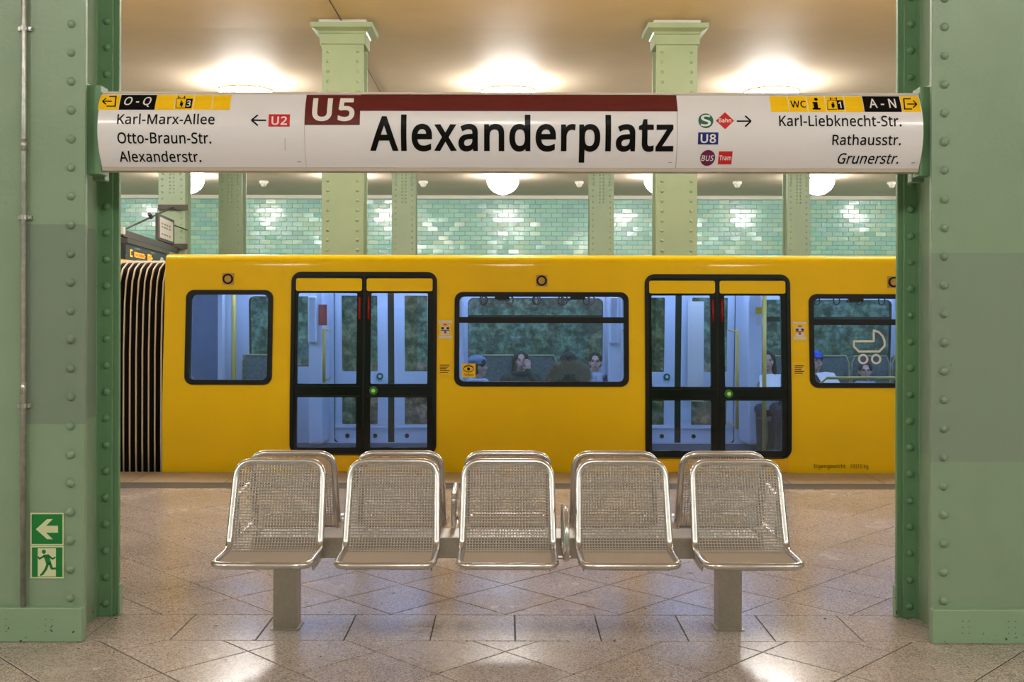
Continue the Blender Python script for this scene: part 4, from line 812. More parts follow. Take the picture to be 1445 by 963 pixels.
doors = [(411.5, 385.5, 614.5, 641), (912, 389, 1114.5, 646), (1413, 392, 1616, 650)]
W = [TR(*q) for q in wins]; DR = [TR(*q) for q in doors]
ZL, ZU = -0.35, 2.02
def body_side(name, surf, sgn):
    holes = [rrect(*r, .07) for r in W] + [rrect(r[0], r[1] if sgn > 0 else -.04, r[2], r[3], .09) for r in DR]
    return plate(name, [(TXA, ZL), (TXB, ZL), (TXB, ZU), (TXA, ZU)], holes, 0.0, -0.045 * sgn, surf, 'yellow', train, TC)
for nm, surf, sgn in (('side_panel', YS, 1), ('side_panel', FS, -1)):
    body_side(nm, surf, sgn)
    ih = [rrect(r[0] + .03, r[1] + .03, r[2] - .03, r[3] - .03, .07) for r in W] + [rrect(r[0] + .02, -.03 if sgn < 0 else r[1], r[2] - .02, r[3] - .02, .03) for r in DR]
    # pale lining
    plate('lining', [(TXA + .02, -.06), (TXB - .02, -.06), (TXB - .02, 2.03), (TXA + .02, 2.03)], ih, -0.055 * sgn, -0.075 * sgn, surf, 'interior', train, TC)
rp_ = [(YS(ZU), ZU), (10.8886, 2.06), (10.892, 2.10), (10.8957, 2.13), (10.902, 2.155), (10.911, 2.175), (10.926, 2.191), (10.95, 2.203), (10.99, 2.211), (11.06, 2.216), (11.2, 2.22), (11.5, 2.226), (YM, 2.23)]
rp_ = rp_ + [(2 * YM - y, z) for y, z in rp_[-2::-1]]
bm = bmesh.new(); inner = [(y, z - .06) for y, z in rp_[4:-4]][::-1]
prism(bm, rp_ + [(rp_[-1][0] - .045, ZU)] + inner + [(rp_[0][0] + .045, ZU)], TXA, TXB, 'X'); ro = fin('roof', bm, 'yellow', train); sharp(ro.data)
bm = bmesh.new(); 
for dy in (0.20, ):
    box(bm, TXA + .0, TXB, YM - 1.05, YM + 1.05, 2.035, 2.05)
fin('ceiling_panel', bm, 'interior', train)
boxo('floor_panel', 'interior_floor', train, TXA, TXB, 10.86, 2 * YM - 10.86, -.10, -.04)
for y in (11.42, 2 * YM - 11.42):
    x = TXA + .2
    while x < TXB - 1.2:
        boxo('light_strip', 'strip_light', train, x, x + 1.15, y - .06, y + .06, 2.005, 2.03, bevel=0.006); x += 1.25
boxo('underframe', 'underframe', train, TXA + .1, TXB - .1, 10.95, 2 * YM - 10.95, -.85, -.35)
for x in (-1.9, 6.6):
    for y in (11.4, 12.84):
        for dx in (-.9, .9):
            bm = bmesh.new(); tube(bm, [(x + dx, y - .06, -.74), (x + dx, y + .06, -.74)], .42, 24); fin('wheel', bm, 'underframe', train)
# car end wall with gangway opening at the left
for x0, x1 in ((TXA, TXA + .05), (TXB - .05, TXB)):
    for y0, y1 in ((10.96, 11.45), (12.79, 2 * YM - 10.96)): boxo('end_wall', 'interior', train, x0 + .02, x1 + .02, y0, y1, -.05, 2.03)
bm = bmesh.new(); tube(bm, [(TXA + .17, 12.95, -.04), (TXA + .17, 12.95, 2.03)], .03, 8); fin('pole', bm, 'pole_yellow', train, True)
boxo('gangway_lining', 'gangway', train, -4.45, TXA + .02, 12.80, 12.83, -.06, 2.0); boxo('gangway_lining', 'gangway', train, -4.45, TXA + .02, 11.40, 11.43, -.06, 2.0)
boxo('gangway_light', 'strip_light', train, -4.3, TXA - .1, 12.0, 12.2, 1.98, 2.0)
def window(r, split, far):
    surf, sgn = (FS, -1) if far else (YS, 1)
    x0, z0, x1, z1 = r
    fr = plate('window_frame', rrect(x0 - .012, z0 - .012, x1 + .012, z1 + .012, .085, 7), [rrect(x0 + .036, z0 + .036, x1 - .036, z1 - .036, .055, 6)], 0.016 * sgn, -0.05 * sgn, surf, 'rubber', train, TC)
    plate('pane', rrect(x0 + .03, z0 + .03, x1 - .03, z1 - .03, .05), [], -0.016 * sgn, -0.021 * sgn, surf, 'glass_film' if far else 'glass', fr, TC)
    if split:
        zs = z1 - .275
        plate('window_bar', [(x0 + .03, zs - .03), (x1 - .03, zs - .03), (x1 - .03, zs + .03), (x0 + .03, zs + .03)], [], 0.012 * sgn, -0.04 * sgn, surf, 'rubber', fr, TC)
        for t in (.27, .71):
            xc = x0 + (x1 - x0) * t; plate('catch', [(xc - .075, z1 - .065), (xc + .075, z1 - .065), (xc + .075, z1 - .02), (xc - .075, z1 - .02)], [], 0.010 * sgn, -0.03 * sgn, surf, 'rubber', fr)
    return fr
frames = []
for far in (False, True):
    for i, r in enumerate(W): frames.append(window(r, i in (1, 2), far))
def door(r, far, di):
    surf, sgn = (FS, -1) if far else (YS, 1); x0, z0, x1, z1 = r
    if far: z0 = -.03
    xm = (x0 + x1) / 2
    plate('door_frame', rrect(x0 - .012, z0 - .01, x1 + .012, z1 + .012, .10, 7), [rrect(x0 + .026, z0 - .002, x1 - .026, z1 - .03, .06, 6)], 0.016 * sgn, -0.06 * sgn, surf, 'rubber', train, TC)
    HH = z1 - z0; zy1, zy0 = z1 - .055, z1 - .185; zg0 = z0 + HH * .386; zm1, zm0 = zg0 - .02, z0 + HH * .312; zl0 = z0 + .065
    gap = .012
    if far: zg0, zm0, zl0, zm1, gap = .86, .60, .19, .8, .04
    plate('door_seal', [(xm - gap - .001, z0), (xm + gap + .001, z0), (xm + gap + .001, z1 - .03), (xm - gap - .001, z1 - .03)], [], -.002 * sgn, -.03 * sgn, surf, 'rubber', train, TC)
    for s, a, b in ((-1, x0 + .022, xm - gap), (1, xm + gap, x1 - .022)):
        ga, gb = (a + .035, b - .06) if s < 0 else (a + .058, b - .06)
        if far: ga, gb = (a + .09, b - .13) if s < 0 else (a + .13, b - .09)
        zt_ = zy0 - .022
        lf = plate('door_leaf', [(a, z0 + .0), (b, z0 + .0), (b, z1 - .028), (a, z1 - .028)], [rrect(ga, zg0, gb, zt_, .012, 2), rrect(ga, zl0, gb, zm0, .012, 2)], 0.002 * sgn, -0.04 * sgn, surf, 'door_black' if not far else 'interior', train, TC)
        lf['label'] = 'black glazed sliding door leaf with yellow top' if not far else 'pale inner side of a sliding door leaf'
        for q0, q1 in ((zg0, zt_), (zl0, zm0)): plate('pane', [(ga - .01, q0 - .01), (gb + .01, q0 - .01), (gb + .01, q1 + .01), (ga - .01, q1 + .01)], [], -0.012 * sgn, -0.017 * sgn, surf, 'glass_film' if far else 'glass', lf, TC)
        plate('top_panel', rrect(a + .012, zy0, b - .012, zy1, .018, 3), [], 0.008 * sgn, -0.0 * sgn, surf, 'yellow', lf)
        if not far:
            for zz in (zm1 - .006, zm0 + .012): plate('rail', [(a + .02, zz), (b - .02, zz), (b - .02, zz + .006), (a + .02, zz + .006)], [], 0.008, 0, surf, 'underframe', lf)
            xr = (b - .035) if s < 0 else (a + .035)
            bm = bmesh.new(); zr0, zr1 = z1 - .475, z1 - .245
            tube(bm, [(xr, surf(zr0) - .004, zr0), (xr, surf(zr1) - .004, zr1)], .013, 8); fin('warning_light', bm, 'red_lamp', lf, True)
        else:
            boxo('threshold', 'interior', lf, a + .02, b - .02, surf(.1) - .060, surf(.1) - .046, .145, .165)
            for bx in (a + .16, b - .16):
                bm = bmesh.new(); y = surf(.05) - .045; tube(bm, [(bx, y, .05), (bx, y - .012, .05)], .028, 10); fin('bolt', bm, 'rubber', lf)
        if (not far and s > 0) or (far and s < 0):
            bxx = xm + .105 if not far else xm - .14; bz = (zm1 + zm0) / 2 + .012 if not far else zg0 - .06
            y = surf(bz) - .002 * sgn - (0 if not far else .045)
            bm = bmesh.new(); tube(bm, [(bxx, y, bz), (bxx, y - .018, bz)], .042, 20); bt = fin('door_button', bm, 'button_green' if not far else 'print_green', lf)
            bm = bmesh.new(); tube(bm, [(bxx, y - .018, bz), (bxx, y - .024, bz)], .020, 14); fin('button_light', bm, 'button_glow' if not far else 'paper', bt)
    if not far: plate('sill', [(x0 + .05, .005), (x1 - .02, .005), (x1 - .02, z0 - .03), (x0 + .05, z0 - .03)], [], 0.022 * sgn, 0, surf, 'yellow_sill', train)
for i, r in enumerate(DR):
    for far in (False, True): door(r, far, i)
# outside fittings and prints
for px, py in ((322, 393.8), (764.3, 396.3), (1260.5, 398.3)):
    x, z = TP(px, py); y = YS(z)
    pl = plate('speaker_plate', rrect(x - .06, z - .06, x + .06, z + .06, .006, 2), [], .008, 0, YS, 'plate_tan', train)
    bm = bmesh.new(); tube(bm, [(x + .046 * math.cos(a * PI / 10), y - .014, z + .046 * math.sin(a * PI / 10)) for a in range(20)], .009, 6, closed=True); fin('speaker_ring', bm, 'rubber', pl, True)
    bm = bmesh.new(); tube(bm, [(x, y - .006, z), (x, y - .020, z)], .034, 16); fin('speaker_cone', bm, 'plate_tan', pl)
tq = lambda x0, y0, x1, y1: (lambda r: [(r[0], r[1]), (r[2], r[1]), (r[2], r[3]), (r[0], r[3])])(TR(x0, y0, x1, y1))
for px in (628.3, 1128.5):
    y = 453 if px < 700 else 455
    st = draw('rule_sticker', [tq(px - 9.5, y, px + 9.5, y + 25)], .004, YS, 'paper' if 0 else 'print_yellow', train)
    draw('print', [tq(px - 10, y - 0.5, px + 10, y + 3), tq(px - 6, y + 7, px + 6, y + 20), tq(px - 9.5, y + 21, px + 9.5, y + 25)], .005, YS, 'paper', st)
    draw('print', [tq(px - 5.5, y + 9, px - 2, y + 12), tq(px + 2, y + 9, px + 5.5, y + 12), tq(px - 6, y + 13, px + 6, y + 14)], .006, YS, 'print_black', st)
    draw('print', [disc(*TP(px, y + 16), .015, 12), tq(px - 2.5, y + 4.5, px + 2.5, y + 6.3)], .0065, YS, 'sticker_red', st)
    y2 = 514 if px < 700 else 515
    s2_ = draw('notice_sticker', [tq(px - 9, y2, px + 9, y2 + 15.5)], .004, YS, 'print_yellow', train)
    draw('print', [tq(px - 7.5, y2 + 1 + k * 2.6, px + (6 - (k % 3) * 2), y2 + 2.1 + k * 2.6) for k in range(5)], .005, YS, 'print_black' if 1 else '', s2_)
r = TR(1148.5, 655, 1193, 662.8); text('Eigengewicht', r, .004, YS, 'print_black', train, bold=0.0, label='black lettering Eigengewicht')
r = TR(1199.5, 655.2, 1225, 663.2); text('19310 kg', r, .004, YS, 'print_black', train, bold=0.0, label='black lettering 19310 kg')
v = draw('video_sticker', [tq(651.5, 513.5, 671, 533)], .0, lambda z: YS(z) + .009, 'print_yellow', frames[1]); v['label'] = 'yellow video notice sticker with an eye'
r = TR(655, 526.5, 668, 531.2); text('Video', r, .001, lambda z: YS(z) + .009, 'print_black', frames[1])
ex, ez = TP(661.2, 521); eye = []
for a in range(12):
    t0, t1 = a * PI / 6, (a + 1) * PI / 6; q = lambda t: (ex + .052 * math.cos(t), ez + .030 * math.sin(t)); eye.append(bar(q(t0), q(t1), .007))
draw('eye_symbol', eye + [disc(ex, ez, .016, 14), bar((ex - .05, ez + .018), (ex, ez + .044), .006), bar((ex, ez + .044), (ex + .05, ez + .018), .006)], .001, lambda z: YS(z) + .009, 'print_black', frames[1])
# pram pictogram on the third window
pk = lambda x, y: TP(1130 + x / 5.347, 380 + y / 5.35)
seg = [(403, 545), (553, 545), (553, 463), (590, 475), (620, 505), (635, 545), (635, 580), (595, 622), (440, 622), (403, 585), (403, 545)]
pp = [bar(pk(*a), pk(*b), .021) for a, b in zip(seg, seg[1:])] + [disc(*pk(*a), .0105, 10) for a in seg]
for cx_, cy_ in ((473, 680), (571, 680)):
    X0, Z0 = pk(cx_, cy_)
    for a in range(20):
        t0, t1 = a * PI / 10, (a + 1) * PI / 10.0; pp.append(bar((X0 + .043 * math.cos(t0), Z0 + .043 * math.sin(t0)), (X0 + .043 * math.cos(t1), Z0 + .043 * math.sin(t1)), .021))
v = draw('pram_symbol', pp, .0, lambda z: YS(z) + .009, 'print_white', frames[2]); v['label'] = 'white pram pictogram on the glass'
# inside: partitions, poles, seats
def wallunit(x0, x1, label):
    u = boxo('door_partition', 'interior', train, x0, x1, 12.80, 13.30, .02, 1.86, bevel=0.02, seg=2); u['label'] = label; return u
for i, r in enumerate(DR):
    wallunit(r[0] - .20, r[0] - .03, 'white cabinet beside the far door'); wallunit(r[2] + .02, r[2] + .19, 'white panel beside the far door')
    for x, zl_, zh_ in ((r[0] + .005, .77, 1.41), (r[2] - .13, .22, 1.41)):
        bm = bmesh.new(); tube(bm, [(x, 12.70, zl_), (x, 12.70, zh_)], .02, 8); tube(bm, [(x, 12.70, zl_ + .02), (x, 13.2, zl_ + .02)], .012, 6); tube(bm, [(x, 12.70, zh_ - .02), (x, 13.2, zh_ - .02)], .012, 6); fin('grab_rail', bm, 'pole_yellow', train, True)
    bm = bmesh.new(); x = r[2] + .0; tube(bm, [(x, 11.9, -.04), (x, 11.9, 2.03)], .024, 8); fin('pole', bm, 'pole_yellow', train, True)
    o = boxo('call_box', 'interior', train, r[0] - .19, r[0] - .09, 12.70, 12.80, 1.24, 1.80, bevel=.015)
x, z = TP(456, 446); 
rx = DR[0][0] - .02
v = boxo('emergency_sign', 'sticker_red', train, rx - .055, rx + .045, 12.78, 12.79, 1.45, 1.70); v['label'] = 'red emergency notice'
v = boxo('paper_notice', 'paper', train, DR[0][2] - .27, DR[0][2] - .03, 13.30, 13.31, .9, 1.9); v['label'] = 'white notice on the far door'
text('NA', (DR[0][2] - .25, 1.68, DR[0][2] - .05, 1.80), 0.0, lambda z: 13.297, 'print_grey', v); text('CO', (DR[0][2] - .25, 1.48, DR[0][2] - .05, 1.60), 0.0, lambda z: 13.297, 'print_grey', v)
v = boxo('paper_notice', 'paper', train, DR[1][2] - .62, DR[1][2] - .42, 13.30, 13.31, .5, 1.75); v['label'] = 'tall beige notice on the far door'
for cx_ in (DR[1][2] + .16,):
    v = boxo('sticker', 'print_yellow', train, cx_ - .05, cx_ + .03, 12.792, 12.798, 1.60, 1.68); v = boxo('sticker', 'paper', train, cx_ - .04, cx_ + .03, 12.792, 12.798, 1.46, 1.55)
v = boxo('sticker', 'print_blue', train, W[0][0] + .33, W[0][0] + .38, 13.285, 13.292, 1.55, 1.68)
# benches along both sides, each seat a part
def train_seats(x0, n, far):
    for k in range(n):
        x = x0 + k * .5; s = 1 if far else -1; yb = 13.20 if far else 11.02
        ht = 1.08 if far else .84
        y0, y1 = sorted((yb, yb - s * .07)); b = boxo('seat_back', 'seat_fabric', train, x + .02, x + .48, y0, y1, .40, ht, bevel=0.02, seg=2)
        y0, y1 = sorted((yb - s * .07, yb - s * .50)); boxo('seat_cushion', 'seat_fabric', train, x + .02, x + .48, y0, y1, .26, .36, bevel=0.02, seg=2)
        bm = bmesh.new(); yy = yb - s * .07
        tube(bm, [(x + .02, yy, .42), (x + .02, yy, ht - .08), (x + .06, yy, ht), (x + .44, yy, ht), (x + .48, yy, ht - .08), (x + .48, yy, .42)], .010, 6); fin('seat_rim', bm, 'seat_rim', b, True)
    y0, y1 = sorted((13.2 if far else 11.0, 12.95 if far else 11.25)); boxo('seat_base', 'interior_dark', train, x0, x0 + n * .5, y0, y1, -.04, .26)
gapA, gapB = DR[0][2] + .36, DR[1][0] - .36
nA = int((gapB - gapA + .02) / .5)
train_seats(gapA, nA, True); train_seats(gapA, nA, False)
gB0 = DR[1][2] + .36; train_seats(gB0, 4, True); train_seats(gB0, 4, False)
train_seats(-3.30, 1, True)
bm = bmesh.new(); xq = TP(1176, 540)[0]
tube(bm, [(xq, 11.3, .3), (xq, 11.3, .86), (xq + .08, 11.3, .93), (xq + 1.2, 11.3, .93)], .016, 8); fin('grab_rail', bm, 'pole_yellow', train, True)
# hand loops hanging from a rail
for yy in (11.75, 12.5):
    bm = bmesh.new(); tube(bm, [(gapA - .3, yy, 1.93), (gapB + .3, yy, 1.93)], .014, 6); tube(bm, [(gB0 - .3, yy, 1.93), (gB0 + 2.5, yy, 1.93)], .014, 6); fin('rail', bm, 'galv', train, True)
    for k in range(7):
        x = (gapA + .1 + k * .3) if k < 5 else gB0 + .4 + (k - 5) * .5
        bm = bmesh.new(); tube(bm, [(x, yy, 1.93), (x, yy, 1.80)], .008, 5); tube(bm, [(x + .035 * math.cos(a), yy, 1.755 + .05 * math.sin(a)) for a in [i * PI / 6 for i in range(12)]], .009, 5, closed=True); fin('hand_loop', bm, 'rubber', train, True)
# bellows between the cars
bw = TXA - 0.02; xl = -4.50; nrib = 15
sec = [(10.95, -.35), (10.93, .3), (10.93, 1.2), (10.96, 1.7), (11.0, 1.93), (11.08, 2.06), (11.22, 2.13), (11.5, 2.16), (YM, 2.17)]
sec = sec + [(2 * YM - y, z) for y, z in sec[-2::-1]]
bm = bmesh.new(); N2 = nrib * 2; rings = []
for i in range(N2 + 1):
    x = bw + (xl - bw) * i / N2; e = 0.0 if i % 2 else 0.045
    rings.append([bm.verts.new((x, YM + (y - YM) * (1 - e / 1.2), z if z < 0 else z - e)) for y, z in sec])
for A, B in zip(rings, rings[1:]):
    for j in range(len(sec) - 1): bm.faces.new((A[j], A[j + 1], B[j + 1], B[j]))
be = fin('bellows', bm, 'bellow', train)
for i in range(1, N2, 2):
    x = bw + (xl - bw) * i / N2; bm = bmesh.new(); tube(bm, [(x, y + (-.004 if y < YM else .004), z + .003) for y, z in sec], .009, 6); fin('bellows_rib', bm, 'bellow_rib', be, True)
# the neighbouring car's end, beyond the bellows
bm = bmesh.new(); prism(bm, [(10.8, -.35), (10.8, .7), (YS(ZU), ZU)] + rp_[1:-1] + [(2 * YM - YS(ZU), ZU), (2 * YM - 10.8, .7), (2 * YM - 10.8, -.35)], -9.5, xl - .01, 'X'); v = fin('next_car', bm, 'yellow', train)

# ------------------------------------------------------------------ people in the train
def ell(bm, c, r, rot=None, sub=2):
    M = Matrix.Translation(c) @ (rot.to_4x4() if rot else Matrix.Identity(4)) @ Matrix.Diagonal((r[0], r[1], r[2], 1))
    bmesh.ops.create_icosphere(bm, subdivisions=sub, radius=1.0, matrix=M)
def cap(bm, a, b, ra, rb):
    tube(bm, [a, b], ra, 12, radii=[ra, rb]); ell(bm, a, (ra,) * 3); ell(bm, b, (rb,) * 3)
def remesh(name, bm, vox):
    me = bpy.data.meshes.new(name); bm.to_mesh(me); bm.free(); o = bpy.data.objects.new(name, me); COL.objects.link(o)
    md = o.modifiers.new('r', 'REMESH'); md.mode = 'VOXEL'; md.voxel_size = vox
    sm = o.modifiers.new('s', 'SMOOTH'); sm.iterations = 3; sm.factor = 0.5
    me2 = bpy.data.meshes.new_from_object(o.evaluated_get(bpy.context.evaluated_depsgraph_get())); bpy.data.objects.remove(o)
    for f in me2.polygons: f.use_smooth = True
    return me2
def person(label, loc, face, coat, skin='skin', hair='hair_dark', pose='rest', head_turn=0.0, style='long', extra=None, k=1.0, legs='trousers'):
    """seated figure, built facing -Y with the seat at z = 0, turned by 'face' about z"""
    V = lambda x, y, z: Vector((x, y, z)) * k
    P = []                                          # primitives: (kind, args, material)
    def C_(a, b, ra, rb, m): P.append(('c', V(*a), V(*b), ra * k, rb * k, m))
    def E_(c, r, m, rot=None): P.append(('e', V(*c), tuple(q * k for q in r), rot, m))
    E_((0, 0, .10), (.17, .13, .12), legs); C_((0, 0, .12), (0, .0, .34), .135, .15, coat); E_((0, .0, .40), (.185, .115, .12), coat)
    C_((-.16, .0, .44), (.16, .0, .44), .065, .065, coat); C_((0, 0, .46), (0, -.01, .56), .062, .05, skin)
    for s in (-1, 1):
        C_((s * .09, -.02, .08), (s * .10, -.42, .10), .085, .06, legs); C_((s * .10, -.42, .10), (s * .10, -.40, -.33), .058, .042, legs)
        C_((s * .10, -.39, -.36), (s * .11, -.53, -.385), .042, .035, 'shoe')
    hands = []
    for s in (-1, 1):
        if pose == 'cheek' and s > 0: el, wr = (s * .23, -.13, .27), (.095, -.16, .55); hd = Vector((-.12, .12, 1)).normalized()
        elif pose == 'read': el, wr = (s * .24, -.08, .24), (s * .13, -.30, .34); hd = Vector((-s * .35, -.6, .7)).normalized()
        else: el, wr = (s * .235, -.03, .20), (s * .09, -.25, .17); hd = Vector((-s * .5, -.85, -.15)).normalized()
        C_((s * .185, 0, .44), el, .062, .048, coat); C_(el, wr, .047, .034, coat)
        w0 = Vector(wr); side = hd.cross(Vector((0, -1, .2)) if pose != 'rest' else Vector((0, 0, 1))).normalized()
        pc = w0 + hd * .055; P.append(('c', w0 * k, pc * k, .024 * k, .030 * k, skin))
        for f in range(4):
            b0 = pc + side * (f - 1.5) * .019 + hd * .015; ln_ = (.062, .072, .068, .052)[f]; b1 = b0 + hd * ln_ * .55; b2 = b1 + (hd * .8 + Vector((0, -.1, -.35))).normalized() * ln_ * .45
            P.append(('c', b0 * k, b1 * k, .0095 * k, .009 * k, skin)); P.append(('c', b1 * k, b2 * k, .009 * k, .0075 * k, skin))
        t0 = w0 + hd * .02 - side * .02 * s; t1 = t0 + (hd * .6 - side * s).normalized() * .05; P.append(('c', t0 * k, t1 * k, .012 * k, .009 * k, skin))
    R = Matrix.Rotation(head_turn, 3, 'Z'); H = Vector((0, -.02, .655))
    hp = lambda x, y, z: tuple(H + R @ Vector((x, y, z)))
    E_(hp(0, .01, .02), (.076, .094, .105), skin, R); E_(hp(0, -.03, -.045), (.056, .062, .062), skin, R); E_(hp(0, -.062, -.085), (.022, .02, .02), skin, R)
    E_(hp(0, -.094, -.008), (.012, .02, .024), skin, R); E_(hp(0, -.09, .016), (.008, .012, .028), skin, R)
    for s in (-1, 1): E_(hp(s * .078, .012, -.005), (.010, .018, .030), skin, R); E_(hp(s * .038, -.062, -.02), (.026, .024, .02), skin, R); E_(hp(s * .030, -.080, .036), (.024, .010, .008), skin, R)
    E_(hp(0, -.082, -.052), (.024, .012, .010), skin, R)
    bm = bmesh.new()
    for p in P:
        if p[0] == 'c': cap(bm, p[1], p[2], p[3], p[4])
        else: ell(bm, p[1], p[2], p[3])
    me = remesh('person', bm, 0.0085)
    mats = []
    for p in P:
        if p[-1] not in mats: mats.append(p[-1])
    for m_ in mats: me.materials.append(MAT[m_])
    import numpy as np
    n = len(me.polygons); c = np.empty(n * 3); me.polygons.foreach_get('center', c); c = c.reshape(-1, 3); best = np.full(n, 1e9); idx = np.zeros(n, int)
    for p in P:
        if p[0] == 'c':
            a, b = np.array(p[1]), np.array(p[2]); ab = b - a; t = np.clip(((c - a) @ ab) / max(ab @ ab, 1e-9), 0, 1); d = np.linalg.norm(c - a - t[:, None] * ab, axis=1) - (p[3] + (p[4] - p[3]) * t)
        else: rr = np.array(p[2]); q = (c - np.array(p[1])); d = (np.linalg.norm(q / rr, axis=1) - 1) * rr.min()
        u = d < best; best[u] = d[u]; idx[u] = mats.index(p[-1])
    me.polygons.foreach_set('material_index', idx.astype('i'))
    b = link('person', me); b.location = loc; b.rotation_euler = (0, 0, face); tag(b, label, 'person', 'passengers seated in the train')
    def child(nm, prims, m, vox=0.008, rem=True):
        bm = bmesh.new()
        for p in prims:
            if p[0] == 'e': ell(bm, V(*p[1]), tuple(q * k for q in p[2]), p[3] if len(p) > 3 else R)
            else: cap(bm, V(*p[1]), V(*p[2]), p[3] * k, p[4] * k)
        me = remesh(nm, bm, vox * k) if rem else None
        if me is None: me = bpy.data.meshes.new(nm); bm.to_mesh(me); bm.free()
        me.materials.append(MAT[m]); return link(nm, me, b)
    child('eye', [('e', hp(s * .031, -.088, .018), (.011, .006, .005)) for s in (-1, 1)], 'eye', rem=False)
    child('eyebrow', [('e', hp(s * .031, -.088, .038), (.018, .005, .0035)) for s in (-1, 1)], hair, rem=False)
    child('lips', [('e', hp(0, -.094, -.052), (.022, .006, .006))], 'lip', rem=False)
    hr = [('e', hp(0, .022, .045), (.084, .092, .092)), ('e', hp(0, .05, -.01), (.08, .07, .085))]
    hr += [('e', hp(s * .062, -.015, .055), (.03, .06, .05)) for s in (-1, 1)]
    if style == 'long': hr += [('c', hp(s * .075, .01, .03), hp(s * .085, .02, -.13), .026, .03) for s in (-1, 1)] + [('e', hp(0, .07, -.09), (.085, .04, .09))]
    if style == 'bun': hr += [('e', hp(0, .10, .08), (.045, .045, .04))]
    child('hair', hr, hair)
    if extra: extra(child, hp, V, b)
    return b
SEAT = 0.36
def collar(child, hp, V, b): child('scarf', [('c', (.10 * math.cos(a), -.01 + .085 * math.sin(a), .50), (.10 * math.cos(a + .55), -.01 + .085 * math.sin(a + .55), .50), .038, .038) for a in [i * .524 for i in range(12)]] + [('c', (-.03, -.11, .48), (-.05, -.15, .30), .04, .045), ('c', (.04, -.11, .48), (.06, -.15, .32), .04, .045)], 'scarf')
def greycollar(child, hp, V, b): child('collar', [('c', (.085 * math.cos(a), -.01 + .075 * math.sin(a), .505), (.085 * math.cos(a + .55), -.01 + .075 * math.sin(a + .55), .505), .032, .032) for a in [i * .524 for i in range(12)]], 'coat_dark')
def furhood(child, hp, V, b):
    o = child('hood', [('e', (0, .10, .55), (.18, .09, .085), None), ('e', (0, .06, .48), (.20, .12, .13), None)], 'coat_dark')
    bm = bmesh.new(); rnd = random.Random(3)
    for i in range(4200):
        t = rnd.uniform(-.15, PI + .15); q_ = rnd.uniform(.35, 1); c = Vector((.205 * q_ * math.cos(t), .13 + rnd.uniform(-.03, .05) + .05 * (1 - q_), .50 + .135 * q_ * math.sin(t))); n_ = Vector((math.cos(t) + rnd.uniform(-.6, .6), rnd.uniform(-.2, 1.0), math.sin(t) + rnd.uniform(-.6, .6))).normalized()
        tn = n_.orthogonal().normalized() * .004; l = rnd.uniform(.035, .07); c = c + Vector((rnd.gauss(0, .012), 0, rnd.gauss(0, .012)))
        a, b_, c_, d_ = bm.verts.new(c + tn), bm.verts.new(c - tn), bm.verts.new(c + n_.cross(tn).normalized() * .004), bm.verts.new(c + n_ * l)
        bm.faces.new((a, b_, d_)); bm.faces.new((b_, c_, d_)); bm.faces.new((c_, a, d_))
    me = bpy.data.meshes.new('fur_trim'); bm.to_mesh(me); bm.free(); me.materials.append(MAT['fur']); q = link('fur_trim', me, b); q['kind'] = 'stuff'
def cap_blue(child, hp, V, b): child('cap', [('e', hp(0, .015, .075), (.092, .102, .070)), ('e', hp(0, -.10, .06), (.06, .045, .012))], 'cap_blue')
def hat_pale(child, hp, V, b):
    child('hat', [('e', hp(0, .015, .075), (.095, .108, .065)), ('e', hp(0, .01, .05), (.098, .11, .028))], 'hat_pale'); collar(child, hp, V, b)
def paper(child, hp, V, b): pass
PB = person('woman in a dark green coat resting her cheek on her hand in the train', (0.155, 12.98, SEAT), 0, 'coat_green', pose='cheek', head_turn=0.12, extra=greycollar, k=1.0)
person('woman in a dark jacket with a pale scarf beside the window edge', (1.065, 12.98, SEAT), 0, 'coat_blue', pose='rest', head_turn=-0.1, style='bun', extra=collar, k=0.98)
person('passenger seen from behind in a coat with a brown fur hood', (0.645, 11.30, .44), PI, 'coat_dark', hair='hair_black', style='short', extra=furhood, k=0.97)
person('passenger in a grey coat with a pale blue hat behind the video sticker', (-0.345, 11.62, SEAT), PI * .55, 'coat_grey', head_turn=0.2, style='short', extra=hat_pale, k=1.0)
E1 = person('passenger in a bright blue cap reading papers at the third window', (3.74, 12.98, SEAT), 0.25, 'coat_dark', pose='read', extra=cap_blue, style='short')
person('passenger with a grey scarf below the pram pictogram', (4.36, 12.98, SEAT - .1), -0.2, 'coat_dark', extra=collar, style='short', k=0.97)
G1 = person('dark haired passenger in a white top behind the yellow pole of the second door', (3.17, 12.98, SEAT), -0.2, 'white_cloth', pose='read', style='long', legs='coat_dark')
def sheet(x, y, z, rz, label):
    bm = bmesh.new(); R_ = Matrix.Rotation(rz, 4, 'Z') @ Matrix.Rotation(-.9, 4, 'X')
    for s in (-1, 1):
        v = [R_ @ Vector(p) for p in ((0, 0, -.13), (s * .12, .02, -.13), (s * .12, .02, .10), (0, 0, .10))]
        v2 = [p + R_ @ Vector((0, .003, 0)) for p in v]; A = [bm.verts.new(Vector((x, y, z)) + p) for p in v]; B = [bm.verts.new(Vector((x, y, z)) + p) for p in v2]
        bm.faces.new(A); bm.faces.new(B[::-1])
        for i in range(4): bm.faces.new((A[i], A[(i + 1) % 4], B[(i + 1) % 4], B[i]))
    o = fin('newspaper', bm, 'paper'); tag(o, label, 'newspaper')
sheet(3.80, 12.58, .85, 0.25, 'white paper held by the passenger in the bright blue cap')
sheet(3.10, 12.58, .82, -0.2, 'white paper held by the passenger behind the yellow pole')

